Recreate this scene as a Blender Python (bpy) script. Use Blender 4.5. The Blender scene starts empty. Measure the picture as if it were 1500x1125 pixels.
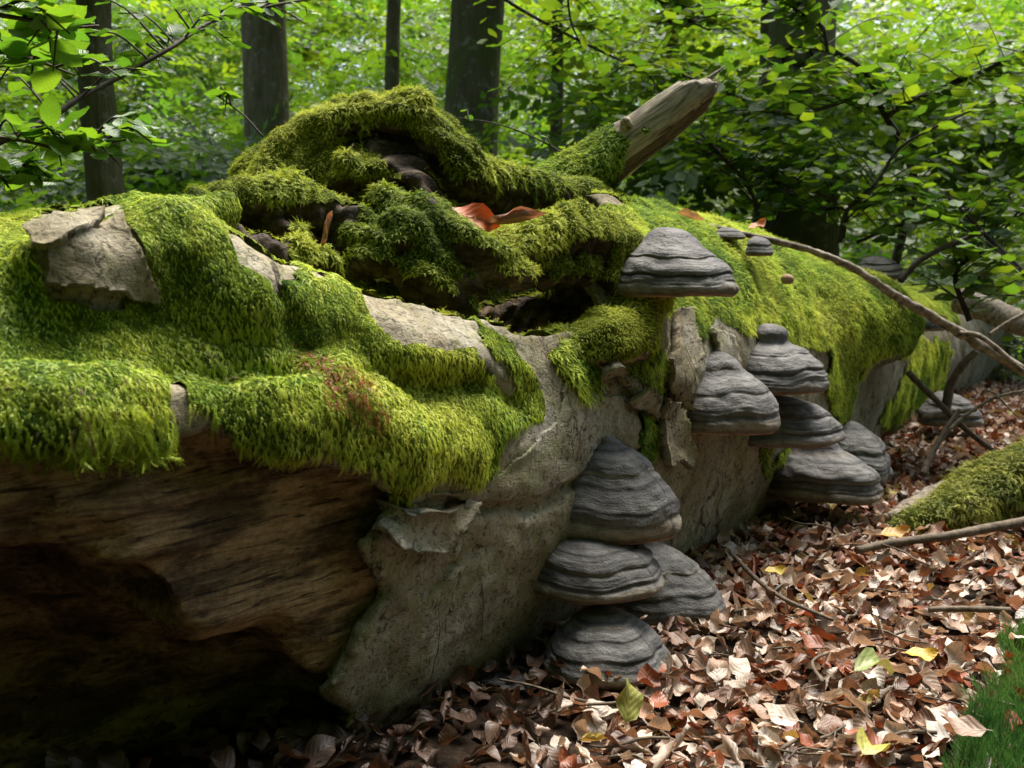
import bpy, math, random
import numpy as np
from mathutils import Vector, Matrix
from mathutils.bvhtree import BVHTree

random.seed(7)
RNG = np.random.default_rng(7)
SC = bpy.context.scene
COL = SC.collection

# ------------------------------------------------------------------ camera, light, exposure
CAM_Z = 0.60
PITCH = math.atan(162.5 / 1458.33)
FPX = 1458.33                       # focal length in pixels of the 1500 px wide photograph
cam_d = bpy.data.cameras.new('camera')
cam = bpy.data.objects.new('camera', cam_d)
COL.objects.link(cam)
cam.location = (0, 0, CAM_Z)
cam.rotation_euler = (math.radians(90) - PITCH, 0, 0)
cam_d.sensor_width = 36
cam_d.lens = 35
cam_d.clip_start = 0.02
cam_d.clip_end = 500
cam_d.dof.use_dof = True
cam_d.dof.focus_distance = 1.5
cam_d.dof.aperture_fstop = 9.0
SC.camera = cam

SUN_EL, SUN_AZ = math.radians(64), math.radians(22)      # azimuth measured from +Y (view direction) towards +X (right)
world = bpy.data.worlds.new("World")
SC.world = world
world.use_nodes = True
wn = world.node_tree
bg = wn.nodes['Background']
sky = wn.nodes.new('ShaderNodeTexSky')
sky.sky_type = 'NISHITA'
sky.sun_disc = False
sky.sun_elevation = SUN_EL
sky.sun_rotation = SUN_AZ
sky.air_density = 1.0
sky.dust_density = 4.0
sky.ozone_density = 1.0
wn.links.new(sky.outputs[0], bg.inputs['Color'])
bg.inputs['Strength'].default_value = 0.07
sun_d = bpy.data.lights.new('sun', 'SUN')
sun_d.energy = 4.0
sun_d.angle = math.radians(40)
sun_d.color = (1.0, 0.95, 0.86)
sun = bpy.data.objects.new('sun', sun_d)
COL.objects.link(sun)
sd = Vector((math.sin(SUN_AZ) * math.cos(SUN_EL), math.cos(SUN_AZ) * math.cos(SUN_EL), math.sin(SUN_EL)))
sun.rotation_euler = sd.to_track_quat('Z', 'Y').to_euler()
sun.location = (3, 3, 8)
SC.view_settings.view_transform = 'Standard'
SC.view_settings.look = 'None'
SC.view_settings.gamma = 1
SC.view_settings.use_curve_mapping = False
SC.view_settings.exposure = 1.95
SC.cycles.max_bounces = 8
SC.cycles.diffuse_bounces = 4
SC.cycles.transmission_bounces = 4

# ------------------------------------------------------------------ maths helpers
EYE = np.array([0, 0, CAM_Z])
CF = np.array([0, math.cos(PITCH), -math.sin(PITCH)])
CR = np.array([1.0, 0, 0])
CU = np.array([0, math.sin(PITCH), math.cos(PITCH)])


def ray(px, py):
    return CF + (px - 750) / FPX * CR + (562.5 - py) / FPX * CU


def P(px, py, d):
    return EYE + d * ray(px, py)


def project(Pw):
    q = Pw - EYE
    d = np.maximum(q @ CF, 1e-3)
    return 750 + FPX * (q @ CR) / d, 562.5 - FPX * (q @ CU) / d, d


_tab = np.random.default_rng(3).random((32, 32, 32)).astype(np.float32)


def vnoise(p, freq, seed=0):
    q = np.asarray(p, dtype=np.float32) * freq + seed * 7.313 + 100.0
    i = np.floor(q).astype(np.int32)
    f = q - i
    f = f * f * (3 - 2 * f)
    i &= 31
    j = (i + 1) & 31
    x0, y0, z0 = i[..., 0], i[..., 1], i[..., 2]
    x1, y1, z1 = j[..., 0], j[..., 1], j[..., 2]
    fx, fy, fz = f[..., 0], f[..., 1], f[..., 2]
    c00 = _tab[x0, y0, z0] * (1 - fx) + _tab[x1, y0, z0] * fx
    c10 = _tab[x0, y1, z0] * (1 - fx) + _tab[x1, y1, z0] * fx
    c01 = _tab[x0, y0, z1] * (1 - fx) + _tab[x1, y0, z1] * fx
    c11 = _tab[x0, y1, z1] * (1 - fx) + _tab[x1, y1, z1] * fx
    return ((c00 * (1 - fy) + c10 * fy) * (1 - fz) + (c01 * (1 - fy) + c11 * fy) * fz) * 2 - 1


def fbm(p, freq, octs=3, seed=0):
    a, s, t = 1.0, 0.0, 0.0
    for o in range(octs):
        s = s + a * vnoise(p, freq * 2 ** o, seed + o)
        t += a
        a *= 0.5
    return s / t


def poly_sd(px, py, poly):
    """signed distance in pixels, negative inside"""
    poly = np.asarray(poly, dtype=np.float32)
    px = np.asarray(px, np.float32)
    py = np.asarray(py, np.float32)
    best = np.full(px.shape, 1e12, np.float32)
    ins = np.zeros(px.shape, bool)
    n = len(poly)
    for k in range(n):
        ax, ay = poly[k]
        bx, by = poly[(k + 1) % n]
        ex, ey = bx - ax, by - ay
        t = np.clip(((px - ax) * ex + (py - ay) * ey) / (ex * ex + ey * ey + 1e-9), 0, 1)
        dx, dy = px - ax - t * ex, py - ay - t * ey
        best = np.minimum(best, dx * dx + dy * dy)
        c = ((ay > py) != (by > py)) & (px < (bx - ax) * (py - ay) / (by - ay + 1e-9) + ax)
        ins ^= c
    d = np.sqrt(best)
    return np.where(ins, -d, d)


def smin(a, b, k):
    h = np.clip(0.5 + 0.5 * (b - a) / k, 0, 1)
    return b * (1 - h) + a * h - k * h * (1 - h)


def surface_nets(F, origin, h):
    ins = F < 0
    nx, ny, nz = F.shape
    c = np.zeros((nx - 1, ny - 1, nz - 1), np.int8)
    for dx in (0, 1):
        for dy in (0, 1):
            for dz in (0, 1):
                c += ins[dx:nx - 1 + dx, dy:ny - 1 + dy, dz:nz - 1 + dz]
    act = (c > 0) & (c < 8)
    ijk = np.argwhere(act)
    idx = np.full(act.shape, -1, np.int32)
    idx[act] = np.arange(len(ijk))
    acc = np.zeros((len(ijk), 3), np.float32)
    cnt = np.zeros(len(ijk), np.float32)
    corners = [(a, b, d) for a in (0, 1) for b in (0, 1) for d in (0, 1)]
    val = {k: F[ijk[:, 0] + k[0], ijk[:, 1] + k[1], ijk[:, 2] + k[2]] for k in corners}
    for k in corners:
        for ax in range(3):
            if k[ax] == 0:
                k2 = list(k); k2[ax] = 1; k2 = tuple(k2)
                a, b = val[k], val[k2]
                m = (a < 0) != (b < 0)
                t = np.where(m, a / np.where(m, a - b, 1), 0)
                p = np.tile(np.array(k, np.float32), (len(ijk), 1))
                p[:, ax] += t
                acc[m] += p[m]
                cnt[m] += 1
    V = (ijk + acc / cnt[:, None]) * h + np.asarray(origin)
    Q = []
    for ax in range(3):
        sl0 = [slice(None)] * 3; sl1 = [slice(None)] * 3
        sl0[ax] = slice(0, -1); sl1[ax] = slice(1, None)
        a, b = ins[tuple(sl0)], ins[tuple(sl1)]
        e = np.argwhere(a != b)
        o1, o2 = [(1, 2), (2, 0), (0, 1)][ax]
        ok = (e[:, o1] > 0) & (e[:, o2] > 0) & (e[:, o1] < F.shape[o1] - 1) & (e[:, o2] < F.shape[o2] - 1)
        e = e[ok]
        flip = ~a[e[:, 0], e[:, 1], e[:, 2]]

        def at(d1, d2):
            q = e.copy(); q[:, o1] -= d1; q[:, o2] -= d2
            return idx[q[:, 0], q[:, 1], q[:, 2]]
        quad = np.stack([at(1, 1), at(0, 1), at(0, 0), at(1, 0)], 1)
        quad[flip] = quad[flip][:, ::-1]
        Q.append(quad)
    return V.astype(np.float64), np.concatenate(Q)


def islands(Q, n):
    lab = np.arange(n)
    while True:
        m = lab[Q].min(1)
        new = lab.copy()
        for k in range(Q.shape[1]):
            np.minimum.at(new, Q[:, k], m)
        new = new[new]
        if (new == lab).all():
            return lab[Q[:, 0]]
        lab = new


def biggest(Q, n, share=None):
    l = islands(Q, n)
    u, c = np.unique(l, return_counts=True)
    if share is None:
        return l == u[c.argmax()]
    return np.isin(l, u[c >= share * len(Q)])


def keep_faces(V, Q, k):
    used, inv = np.unique(Q[k], return_inverse=True)
    return V[used], inv.reshape(-1, Q.shape[1])


def vert_normals(V, Q):
    n = np.zeros_like(V)
    fn = np.cross(V[Q[:, 2]] - V[Q[:, 0]], V[Q[:, -1]] - V[Q[:, 1]])
    for k in range(Q.shape[1]):
        np.add.at(n, Q[:, k], fn)
    return n / (np.linalg.norm(n, axis=1, keepdims=True) + 1e-12)


def relax(V, Q, it=1, lam=0.5):
    for _ in range(it):
        s = np.zeros_like(V); c = np.zeros(len(V))
        for k in range(4):
            a, b = Q[:, k], Q[:, (k + 1) % 4]
            np.add.at(s, a, V[b]); np.add.at(c, a, 1)
            np.add.at(s, b, V[a]); np.add.at(c, b, 1)
        V = V + lam * (s / np.maximum(c, 1)[:, None] - V)
    return V


def smooth_scalar(x, Q, it):
    for _ in range(it):
        s = np.zeros_like(x); c = np.zeros(len(x))
        for k in range(4):
            a, b = Q[:, k], Q[:, (k + 1) % 4]
            np.add.at(s, a, x[b]); np.add.at(c, a, 1)
        x = 0.5 * x + 0.5 * s / np.maximum(c, 1)
    return x


def capsules(F, X, chain, op, k=0.0, pad=0.08):
    """chain: list of (x,y,z,r) in grid coordinates; op union / cut, evaluated only near each capsule"""
    xs, ys, zs = X
    for a, b in zip(chain[:-1], chain[1:]):
        a = np.asarray(a, float); b = np.asarray(b, float)
        R = max(a[3], b[3]) + pad
        lo, hi = np.minimum(a[:3], b[:3]) - R, np.maximum(a[:3], b[:3]) + R
        i0, i1 = np.searchsorted(xs, lo[0]), np.searchsorted(xs, hi[0])
        j0, j1 = np.searchsorted(ys, lo[1]), np.searchsorted(ys, hi[1])
        k0, k1 = np.searchsorted(zs, lo[2]), np.searchsorted(zs, hi[2])
        if i1 <= i0 or j1 <= j0 or k1 <= k0:
            continue
        x = xs[i0:i1, None, None] - a[0]; y = ys[None, j0:j1, None] - a[1]; z = zs[None, None, k0:k1] - a[2]
        e = b[:3] - a[:3]
        t = np.clip((x * e[0] + y * e[1] + z * e[2]) / (e @ e + 1e-9), 0, 1)
        d = np.sqrt((x - t * e[0]) ** 2 + (y - t * e[1]) ** 2 + (z - t * e[2]) ** 2) - (a[3] + t * (b[3] - a[3]))
        sub = F[i0:i1, j0:j1, k0:k1]
        if op == 'union':
            sub[...] = smin(sub, d, k) if k > 0 else np.minimum(sub, d)
        else:
            sub[...] = -smin(-sub, d, k) if k > 0 else np.maximum(sub, -d)


# ------------------------------------------------------------------ object helpers
def make_mesh(name, V, faces, mats=(), matidx=None, attrs=None, smooth=True):
    """faces: list of int arrays (n,3)/(n,4)"""
    me = bpy.data.meshes.new(name)
    V = np.asarray(V, np.float32)
    if isinstance(faces, np.ndarray):
        faces = [faces]
    faces = [np.asarray(f, np.int32) for f in faces if len(f)]
    nl = sum(f.size for f in faces); nf = sum(len(f) for f in faces)
    me.vertices.add(len(V)); me.vertices.foreach_set('co', V.ravel())
    if nf:
        me.loops.add(nl); me.loops.foreach_set('vertex_index', np.concatenate([f.ravel() for f in faces]))
        tot = np.concatenate([np.full(len(f), f.shape[1], np.int32) for f in faces])
        me.polygons.add(nf)
        me.polygons.foreach_set('loop_start', np.concatenate([[0], np.cumsum(tot)[:-1]]).astype(np.int32))
        me.polygons.foreach_set('loop_total', tot)
        if matidx is not None:
            me.polygons.foreach_set('material_index', np.asarray(matidx, np.int32))
        me.polygons.foreach_set('use_smooth', np.full(nf, smooth))
    for m in mats:
        me.materials.append(m)
    for an, (tp, arr) in (attrs or {}).items():
        at = me.attributes.new(an, tp, 'POINT')
        key = 'vector' if tp == 'FLOAT_VECTOR' else 'value'
        at.data.foreach_set(key, np.asarray(arr, np.int32 if tp == 'INT' else np.float32).ravel())
    me.update()
    me.validate()
    return me


def link(name, data, parent=None, label=None, cat=None, group=None, kind=None, loc=None):
    o = bpy.data.objects.new(name, data)
    COL.objects.link(o)
    if parent is not None:
        o.parent = parent
    if loc is not None:
        o.location = loc
    for k, v in (('label', label), ('category', cat), ('group', group), ('kind', kind)):
        if v:
            o[k] = v
    return o


def tube(path, radii, nseg=8, noise=0.0, seed=0, caps=True):
    """swept tube through 3-D points; returns V, [quads, tris]"""
    path = np.asarray(path, float); radii = np.asarray(radii, float)
    n = len(path)
    T = np.gradient(path, axis=0)
    T /= np.linalg.norm(T, axis=1, keepdims=True) + 1e-9
    ref = np.array([0, 0, 1.0]) if abs(T[0][2]) < 0.9 else np.array([1.0, 0, 0])
    V = []
    A = np.cross(ref, T[0]); A /= np.linalg.norm(A)
    th = np.linspace(0, 2 * np.pi, nseg, endpoint=False)
    for i in range(n):
        A = A - T[i] * (A @ T[i]); A /= np.linalg.norm(A) + 1e-9
        B = np.cross(T[i], A)
        ring = path[i] + radii[i] * (np.cos(th)[:, None] * A + np.sin(th)[:, None] * B)
        V.append(ring)
    V = np.concatenate(V)
    if noise:
        C = np.repeat(path, nseg, 0)
        N = V - C
        V = V + N * (fbm(V, 6 / max(radii.max() * 6, 0.02), 3, seed) * noise)[:, None]
    i = np.arange(n - 1)[:, None]; j = np.arange(nseg)[None, :]
    j2 = (j + 1) % nseg
    Q = np.stack([i * nseg + j, i * nseg + j2, (i + 1) * nseg + j2, (i + 1) * nseg + j], -1).reshape(-1, 4)
    F = [Q]
    if caps:
        V = np.concatenate([V, path[:1], path[-1:]])
        c0, c1 = n * nseg, n * nseg + 1
        jj = np.arange(nseg)
        t0 = np.stack([np.full(nseg, c0), (jj + 1) % nseg, jj], 1)
        t1 = np.stack([np.full(nseg, c1), (n - 1) * nseg + jj, (n - 1) * nseg + (jj + 1) % nseg], 1)
        F.append(np.concatenate([t0, t1]))
    return V, F


def spline(pts, n):
    pts = np.asarray(pts, float)
    if len(pts) == 2:
        t = np.linspace(0, 1, n)[:, None]
        return pts[0] * (1 - t) + pts[1] * t
    P0 = np.concatenate([[2 * pts[0] - pts[1]], pts, [2 * pts[-1] - pts[-2]]])
    out = []
    m = len(pts) - 1
    for u in np.linspace(0, m - 1e-6, n):
        i = int(u); t = u - i
        a, b, c, d = P0[i:i + 4]
        out.append(0.5 * ((2 * b) + (-a + c) * t + (2 * a - 5 * b + 4 * c - d) * t * t + (-a + 3 * b - 3 * c + d) * t ** 3))
    return np.array(out)


def merge(parts):
    Vs, Qs, Ts, o = [], [], [], 0
    for V, F in parts:
        Vs.append(V)
        for f in F:
            (Qs if f.shape[1] == 4 else Ts).append(f + o)
        o += len(V)
    F = []
    if Qs: F.append(np.concatenate(Qs))
    if Ts: F.append(np.concatenate(Ts))
    return np.concatenate(Vs), F


def euler_from_axes(Xa, Ya, Za):
    rx = np.arctan2(Ya[:, 2], Za[:, 2]); ry = np.arcsin(np.clip(-Xa[:, 2], -1, 1)); rz = np.arctan2(Xa[:, 1], Xa[:, 0])
    return np.stack([rx, ry, rz], 1)


def euler_to_mats(E):
    cx, sx = np.cos(E[:, 0]), np.sin(E[:, 0]); cy, sy = np.cos(E[:, 1]), np.sin(E[:, 1]); cz, sz = np.cos(E[:, 2]), np.sin(E[:, 2])
    M = np.empty((len(E), 3, 3))
    M[:, 0, 0] = cz * cy; M[:, 0, 1] = cz * sy * sx - sz * cx; M[:, 0, 2] = cz * sy * cx + sz * sx
    M[:, 1, 0] = sz * cy; M[:, 1, 1] = sz * sy * sx + cz * cx; M[:, 1, 2] = sz * sy * cx - cz * sx
    M[:, 2, 0] = -sy; M[:, 2, 1] = cy * sx; M[:, 2, 2] = cy * cx
    return M


_groups = {}


def scatter_group(K):
    if K in _groups:
        return _groups[K]
    g = bpy.data.node_groups.new('scatter_%d' % K, 'GeometryNodeTree')
    g.interface.new_socket('Geometry', in_out='INPUT', socket_type='NodeSocketGeometry')
    g.interface.new_socket('Geometry', in_out='OUTPUT', socket_type='NodeSocketGeometry')
    N, L = g.nodes, g.links
    gi, go = N.new('NodeGroupInput'), N.new('NodeGroupOutput')

    def attr(name, tp):
        a = N.new('GeometryNodeInputNamedAttribute'); a.data_type = tp; a.inputs['Name'].default_value = name
        return a.outputs['Attribute']

    def sep(geo, name, v):
        c = N.new('FunctionNodeCompare'); c.data_type = 'INT'; c.operation = 'EQUAL'
        L.new(attr(name, 'INT'), c.inputs[2]); c.inputs[3].default_value = v
        s = N.new('GeometryNodeSeparateGeometry'); s.domain = 'POINT'
        L.new(geo, s.inputs['Geometry']); L.new(c.outputs[0], s.inputs['Selection'])
        return s.outputs['Selection']
    join = N.new('GeometryNodeJoinGeometry')
    src = gi.outputs[0]
    L.new(sep(src, 'role', 0), join.inputs[0])
    pts = sep(src, 'role', -1)
    e2r = N.new('FunctionNodeEulerToRotation')
    L.new(attr('rot', 'FLOAT_VECTOR'), e2r.inputs[0])
    for k in range(1, K + 1):
        iop = N.new('GeometryNodeInstanceOnPoints')
        c = N.new('FunctionNodeCompare'); c.data_type = 'INT'; c.operation = 'EQUAL'
        L.new(attr('tid', 'INT'), c.inputs[2]); c.inputs[3].default_value = k
        L.new(pts, iop.inputs['Points']); L.new(c.outputs[0], iop.inputs['Selection'])
        L.new(sep(src, 'role', k), iop.inputs['Instance'])
        L.new(e2r.outputs[0], iop.inputs['Rotation']); L.new(attr('scl', 'FLOAT_VECTOR'), iop.inputs['Scale'])
        L.new(iop.outputs[0], join.inputs[0])
    L.new(join.outputs[0], go.inputs[0])
    _groups[K] = g
    return g


def scatter(name, pts, rot, scl, tint, tid, templates, mats, base=None, base_mat=0, **kw):
    """one stuff object: optional base surface plus template shapes instanced on its own loose points.
    templates: list of (V, faces, lc, matindex)"""
    Vs, Fs, Mi, role, R, S, T, I, LC = [], [], [], [], [], [], [], [], []
    o = 0

    def add(V, faces, mi, rl, r=None, s=None, t=None, i=None, lc=None):
        nonlocal o
        n = len(V); Vs.append(V)
        for f in faces:
            Fs.append(np.asarray(f) + o); Mi.append(np.full(len(f), mi))
        role.append(np.full(n, rl)); z3 = np.zeros((n, 3))
        R.append(z3 if r is None else r); S.append(z3 if s is None else s); T.append(z3 if t is None else t)
        I.append(np.zeros(n) if i is None else i); LC.append(z3 if lc is None else lc)
        o += n
    if base is not None:
        add(base[0], base[1], base_mat, 0, t=base[2])
    for k, (V, F, lc, mi) in enumerate(templates):
        add(V, F, mi, k + 1, lc=lc)
    add(pts, [], 0, -1, rot, scl if scl.ndim == 2 else np.repeat(scl[:, None], 3, 1), tint, tid)
    order = [3, 4]
    me = make_mesh(name, np.concatenate(Vs), Fs, mats, np.concatenate(Mi) if Mi else None, {
        'role': ('INT', np.concatenate(role)), 'rot': ('FLOAT_VECTOR', np.concatenate(R)), 'scl': ('FLOAT_VECTOR', np.concatenate(S)),
        'tint': ('FLOAT_VECTOR', np.concatenate(T)), 'tid': ('INT', np.concatenate(I)), 'lc': ('FLOAT_VECTOR', np.concatenate(LC))})
    ob = link(name, me, **kw)
    ob['kind'] = 'stuff'
    m = ob.modifiers.new('scatter', 'NODES')
    m.node_group = scatter_group(len(templates))
    return ob


# ------------------------------------------------------------------ materials
class NB:
    def __init__(self, name):
        self.m = bpy.data.materials.new(name); self.m.use_nodes = True
        self.t = self.m.node_tree; self.N = self.t.nodes; self.L = self.t.links
        self.N.clear()
        self.out = self.N.new('ShaderNodeOutputMaterial')

    def n(self, tp, ins=None, **kw):
        x = self.N.new(tp)
        for k, v in kw.items():
            setattr(x, k, v)
        for k, v in (ins or {}).items():
            if hasattr(v, 'is_linked') or isinstance(v, bpy.types.NodeSocket):
                self.L.new(v, x.inputs[k])
            else:
                x.inputs[k].default_value = v
        return x

    def coord(self):
        return self.n('ShaderNodeTexCoord').outputs['Object']

    def mapping(self, vec, scale):
        return self.n('ShaderNodeMapping', {'Vector': vec, 'Scale': scale}).outputs[0]

    def noise(self, vec, scale, detail=4, rough=0.55, dist=0.0):
        return self.n('ShaderNodeTexNoise', {'Vector': vec, 'Scale': scale, 'Detail': detail, 'Roughness': rough, 'Distortion': dist}).outputs['Fac']

    def ramp(self, fac, stops, interp='LINEAR'):
        r = self.n('ShaderNodeValToRGB', {'Fac': fac})
        r.color_ramp.interpolation = interp
        e = r.color_ramp.elements
        while len(e) < len(stops):
            e.new(0.5)
        for i, (p, c) in enumerate(stops):
            e[i].position = p
            e[i].color = (*c, 1) if len(c) == 3 else c
        return r.outputs[0]

    def mix(self, fac, a, b, mode='MIX'):
        x = self.n('ShaderNodeMix', data_type='RGBA', blend_type=mode)
        for sock, v in ((x.inputs[0], fac), (x.inputs[6], a), (x.inputs[7], b)):
            if isinstance(v, bpy.types.NodeSocket):
                self.L.new(v, sock)
            else:
                sock.default_value = v if not isinstance(v, tuple) or len(v) == 4 else (*v, 1)
        return x.outputs[2]

    def math(self, op, a, b=0.0):
        x = self.n('ShaderNodeMath', operation=op)
        for sock, v in zip(x.inputs, (a, b)):
            if isinstance(v, bpy.types.NodeSocket):
                self.L.new(v, sock)
            else:
                sock.default_value = v
        return x.outputs[0]

    def bump(self, h, dist, strength=1.0, normal=None):
        x = self.n('ShaderNodeBump', {'Height': h, 'Distance': dist, 'Strength': strength})
        if normal is not None:
            self.L.new(normal, x.inputs['Normal'])
        return x.outputs[0]

    def attr(self, name, tp='GEOMETRY'):
        return self.n('ShaderNodeAttribute', attribute_name=name, attribute_type=tp)

    def surf(self, color, rough=0.8, normal=None, spec=0.3):
        b = self.n('ShaderNodeBsdfPrincipled', {'Roughness': rough, 'Specular IOR Level': spec})
        if isinstance(color, bpy.types.NodeSocket):
            self.L.new(color, b.inputs['Base Color'])
        else:
            b.inputs['Base Color'].default_value = (*color, 1)
        if normal is not None:
            self.L.new(normal, b.inputs['Normal'])
        return b

    def done(self, shader):
        self.L.new(shader, self.out.inputs['Surface'])
        return self.m


def mat_bark():
    b = NB('grey_beech_bark')
    c = b.coord()
    n1 = b.noise(c, 7, 5, 0.6)
    n2 = b.noise(b.mapping(c, (1, 1, 1)), 70, 5, 0.7, 1.5)
    n3 = b.noise(b.mapping(c, (0.35, 1, 1)), 190, 3, 0.6, 2.0)
    n4 = b.noise(c, 22, 4, 0.6, 0.5)
    base = b.ramp(n1, [(0.3, (0.14, 0.115, 0.068)), (0.45, (0.235, 0.20, 0.13)), (0.58, (0.30, 0.27, 0.20)), (0.74, (0.41, 0.39, 0.335))])
    fleck = b.ramp(n2, [(0.36, (0.10, 0.085, 0.06)), (0.47, (0.8, 0.8, 0.8)), (0.6, (1, 1, 1)), (0.72, (1.25, 1.25, 1.22))])
    col = b.mix(0.9, base, fleck, 'MULTIPLY')
    green = b.ramp(n4, [(0.5, (0, 0, 0)), (0.66, (1, 1, 1))])
    col = b.mix(b.math('MULTIPLY', green, 0.5), col, (0.16, 0.17, 0.06))
    dirt = b.ramp(b.noise(c, 13, 3), [(0.56, (0, 0, 0)), (0.7, (1, 1, 1))])
    col = b.mix(b.math('MULTIPLY', dirt, 0.5), col, (0.10, 0.07, 0.035))
    wl = b.math('ABSOLUTE', b.math('SUBTRACT', b.noise(b.mapping(c, (1.4, 0.7, 0.7)), 5.5, 6, 0.55, 0.8), 0.5))
    crk = b.ramp(wl, [(0.0, (0.08, 0.06, 0.045)), (0.005, (0.25, 0.22, 0.18)), (0.013, (1, 1, 1))])
    crm = b.ramp(b.noise(c, 5, 3), [(0.50, (0, 0, 0)), (0.60, (1, 1, 1))])
    col = b.mix(b.math('MULTIPLY', crm, 0.9), col, b.mix(1.0, col, crk, 'MULTIPLY'))
    h = b.math('ADD', b.math('MULTIPLY', n2, 0.7), b.math('MULTIPLY', n3, 0.6))
    h = b.math('ADD', h, b.math('MULTIPLY', b.math('MULTIPLY', crk, crm), 0.8))
    nn = b.bump(h, 0.004, 0.8)
    nn = b.bump(n4, 0.010, 0.6, nn)
    return b.done(b.surf(col, 0.85, nn, 0.2).outputs[0])


def mat_wood():
    b = NB('rotten_brown_wood')
    c = b.coord()
    n1 = b.noise(b.mapping(c, (1, 6, 9)), 5, 7, 0.7, 0.4)
    n2 = b.noise(b.mapping(c, (1.2, 22, 26)), 7, 5, 0.65, 0.5)
    n3 = b.noise(b.mapping(c, (1, 2, 2)), 9, 5, 0.65)
    n4 = b.noise(c, 120, 3, 0.7)
    col = b.ramp(n1, [(0.3, (0.035, 0.02, 0.009)), (0.42, (0.16, 0.095, 0.045)), (0.54, (0.34, 0.225, 0.115)), (0.7, (0.48, 0.345, 0.20))])
    spots = b.ramp(n3, [(0.48, (1, 1, 1)), (0.62, (0.18, 0.15, 0.12))])
    col = b.mix(0.85, col, spots, 'MULTIPLY')
    lines = b.ramp(n2, [(0.34, (0.10, 0.08, 0.06)), (0.41, (1, 1, 1)), (0.7, (1.1, 1.1, 1.05))])
    col = b.mix(0.85, col, lines, 'MULTIPLY')
    col = b.mix(0.6, col, b.ramp(n4, [(0.35, (0.5, 0.5, 0.5)), (0.6, (1.1, 1.1, 1.1))]), 'MULTIPLY')
    rg = b.attr('ring')
    rc = b.n('ShaderNodeCombineXYZ', {0: b.math('ADD', rg.outputs['Fac'], b.math('MULTIPLY', n3, 0.03)), 1: 0.0, 2: b.math('MULTIPLY', n1, 0.02)})
    rn = b.noise(rc.outputs[0], 95, 4, 0.7)
    rlines = b.ramp(rn, [(0.35, (0.15, 0.13, 0.11)), (0.5, (1, 1, 1)), (0.7, (1.5, 1.4, 1.3))])
    # charcoal grey weathered heart wood high on the burl
    sep = b.n('ShaderNodeSeparateXYZ', {'Vector': c})
    top = b.ramp(b.math('ADD', sep.outputs[2], b.math('MULTIPLY', b.math('SUBTRACT', n3, 0.5), 0.2)), [(0.10, (0, 0, 0)), (0.22, (1, 1, 1))])
    grey = b.ramp(n1, [(0.35, (0.020, 0.014, 0.009)), (0.52, (0.062, 0.045, 0.030)), (0.68, (0.15, 0.12, 0.085))])
    col = b.mix(b.math('MULTIPLY', top, 0.9), col, grey)
    col = b.mix(b.math('MULTIPLY', top, 0.85), col, b.mix(1.0, col, rlines, 'MULTIPLY'))
    h = b.math('ADD', b.math('ADD', n1, b.math('MULTIPLY', lines, 0.5)), b.math('MULTIPLY', n4, 0.2))
    h = b.math('ADD', h, b.math('MULTIPLY', b.math('MULTIPLY', rn, top), 1.2))
    nn = b.bump(h, 0.012, 1.0)
    return b.done(b.surf(col, 0.75, nn, 0.25).outputs[0])


def mat_stub():
    b = NB('weathered_pale_wood')
    c = b.coord()
    n1 = b.noise(b.mapping(c, (1.6, 14, 14)), 8, 5, 0.65, 0.7)
    n2 = b.noise(c, 14, 4, 0.6)
    col = b.ramp(n1, [(0.3, (0.05, 0.04, 0.028)), (0.42, (0.22, 0.185, 0.125)), (0.56, (0.40, 0.35, 0.26)), (0.75, (0.48, 0.43, 0.34))])
    col = b.mix(b.math('MULTIPLY', b.ramp(n2, [(0.5, (0, 0, 0)), (0.62, (1, 1, 1))]), 0.6), col, (0.13, 0.12, 0.105))
    inn = b.attr('tint')
    col = b.mix(inn.outputs['Fac'], col, b.mix(0.7, col, (0.12, 0.05, 0.02), 'MULTIPLY'))
    return b.done(b.surf(col, 0.8, b.bump(n1, 0.01, 1.0), 0.2).outputs[0])


def mat_moss():
    b = NB('green_moss')
    a = b.attr('tint', 'INSTANCER')
    l = b.attr('lc')
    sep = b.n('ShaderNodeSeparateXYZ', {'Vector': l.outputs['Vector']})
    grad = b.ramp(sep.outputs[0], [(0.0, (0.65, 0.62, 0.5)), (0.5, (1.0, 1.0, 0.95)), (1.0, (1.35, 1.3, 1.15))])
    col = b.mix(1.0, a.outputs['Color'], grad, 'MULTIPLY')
    d = b.n('ShaderNodeBsdfDiffuse', {'Color': col})
    t = b.n('ShaderNodeBsdfTranslucent', {'Color': col})
    g = b.n('ShaderNodeBsdfGlossy', {'Color': (1, 1, 1, 1), 'Roughness': 0.5})
    m = b.n('ShaderNodeMixShader', {0: 0.38, 1: d.outputs[0], 2: t.outputs[0]})
    m2 = b.n('ShaderNodeMixShader', {0: 0.025, 1: m.outputs[0], 2: g.outputs[0]})
    return b.done(m2.outputs[0])


def mat_moss_base():
    b = NB('moss_cushion')
    a = b.attr('tint')
    c = b.coord()
    n = b.noise(c, 160, 3, 0.7)
    col = b.mix(1.0, a.outputs['Color'], b.ramp(n, [(0.35, (0.25, 0.25, 0.2)), (0.65, (0.8, 0.8, 0.7))]), 'MULTIPLY')
    return b.done(b.surf(col, 0.95, b.bump(n, 0.01, 1.0), 0.1).outputs[0])


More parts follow.
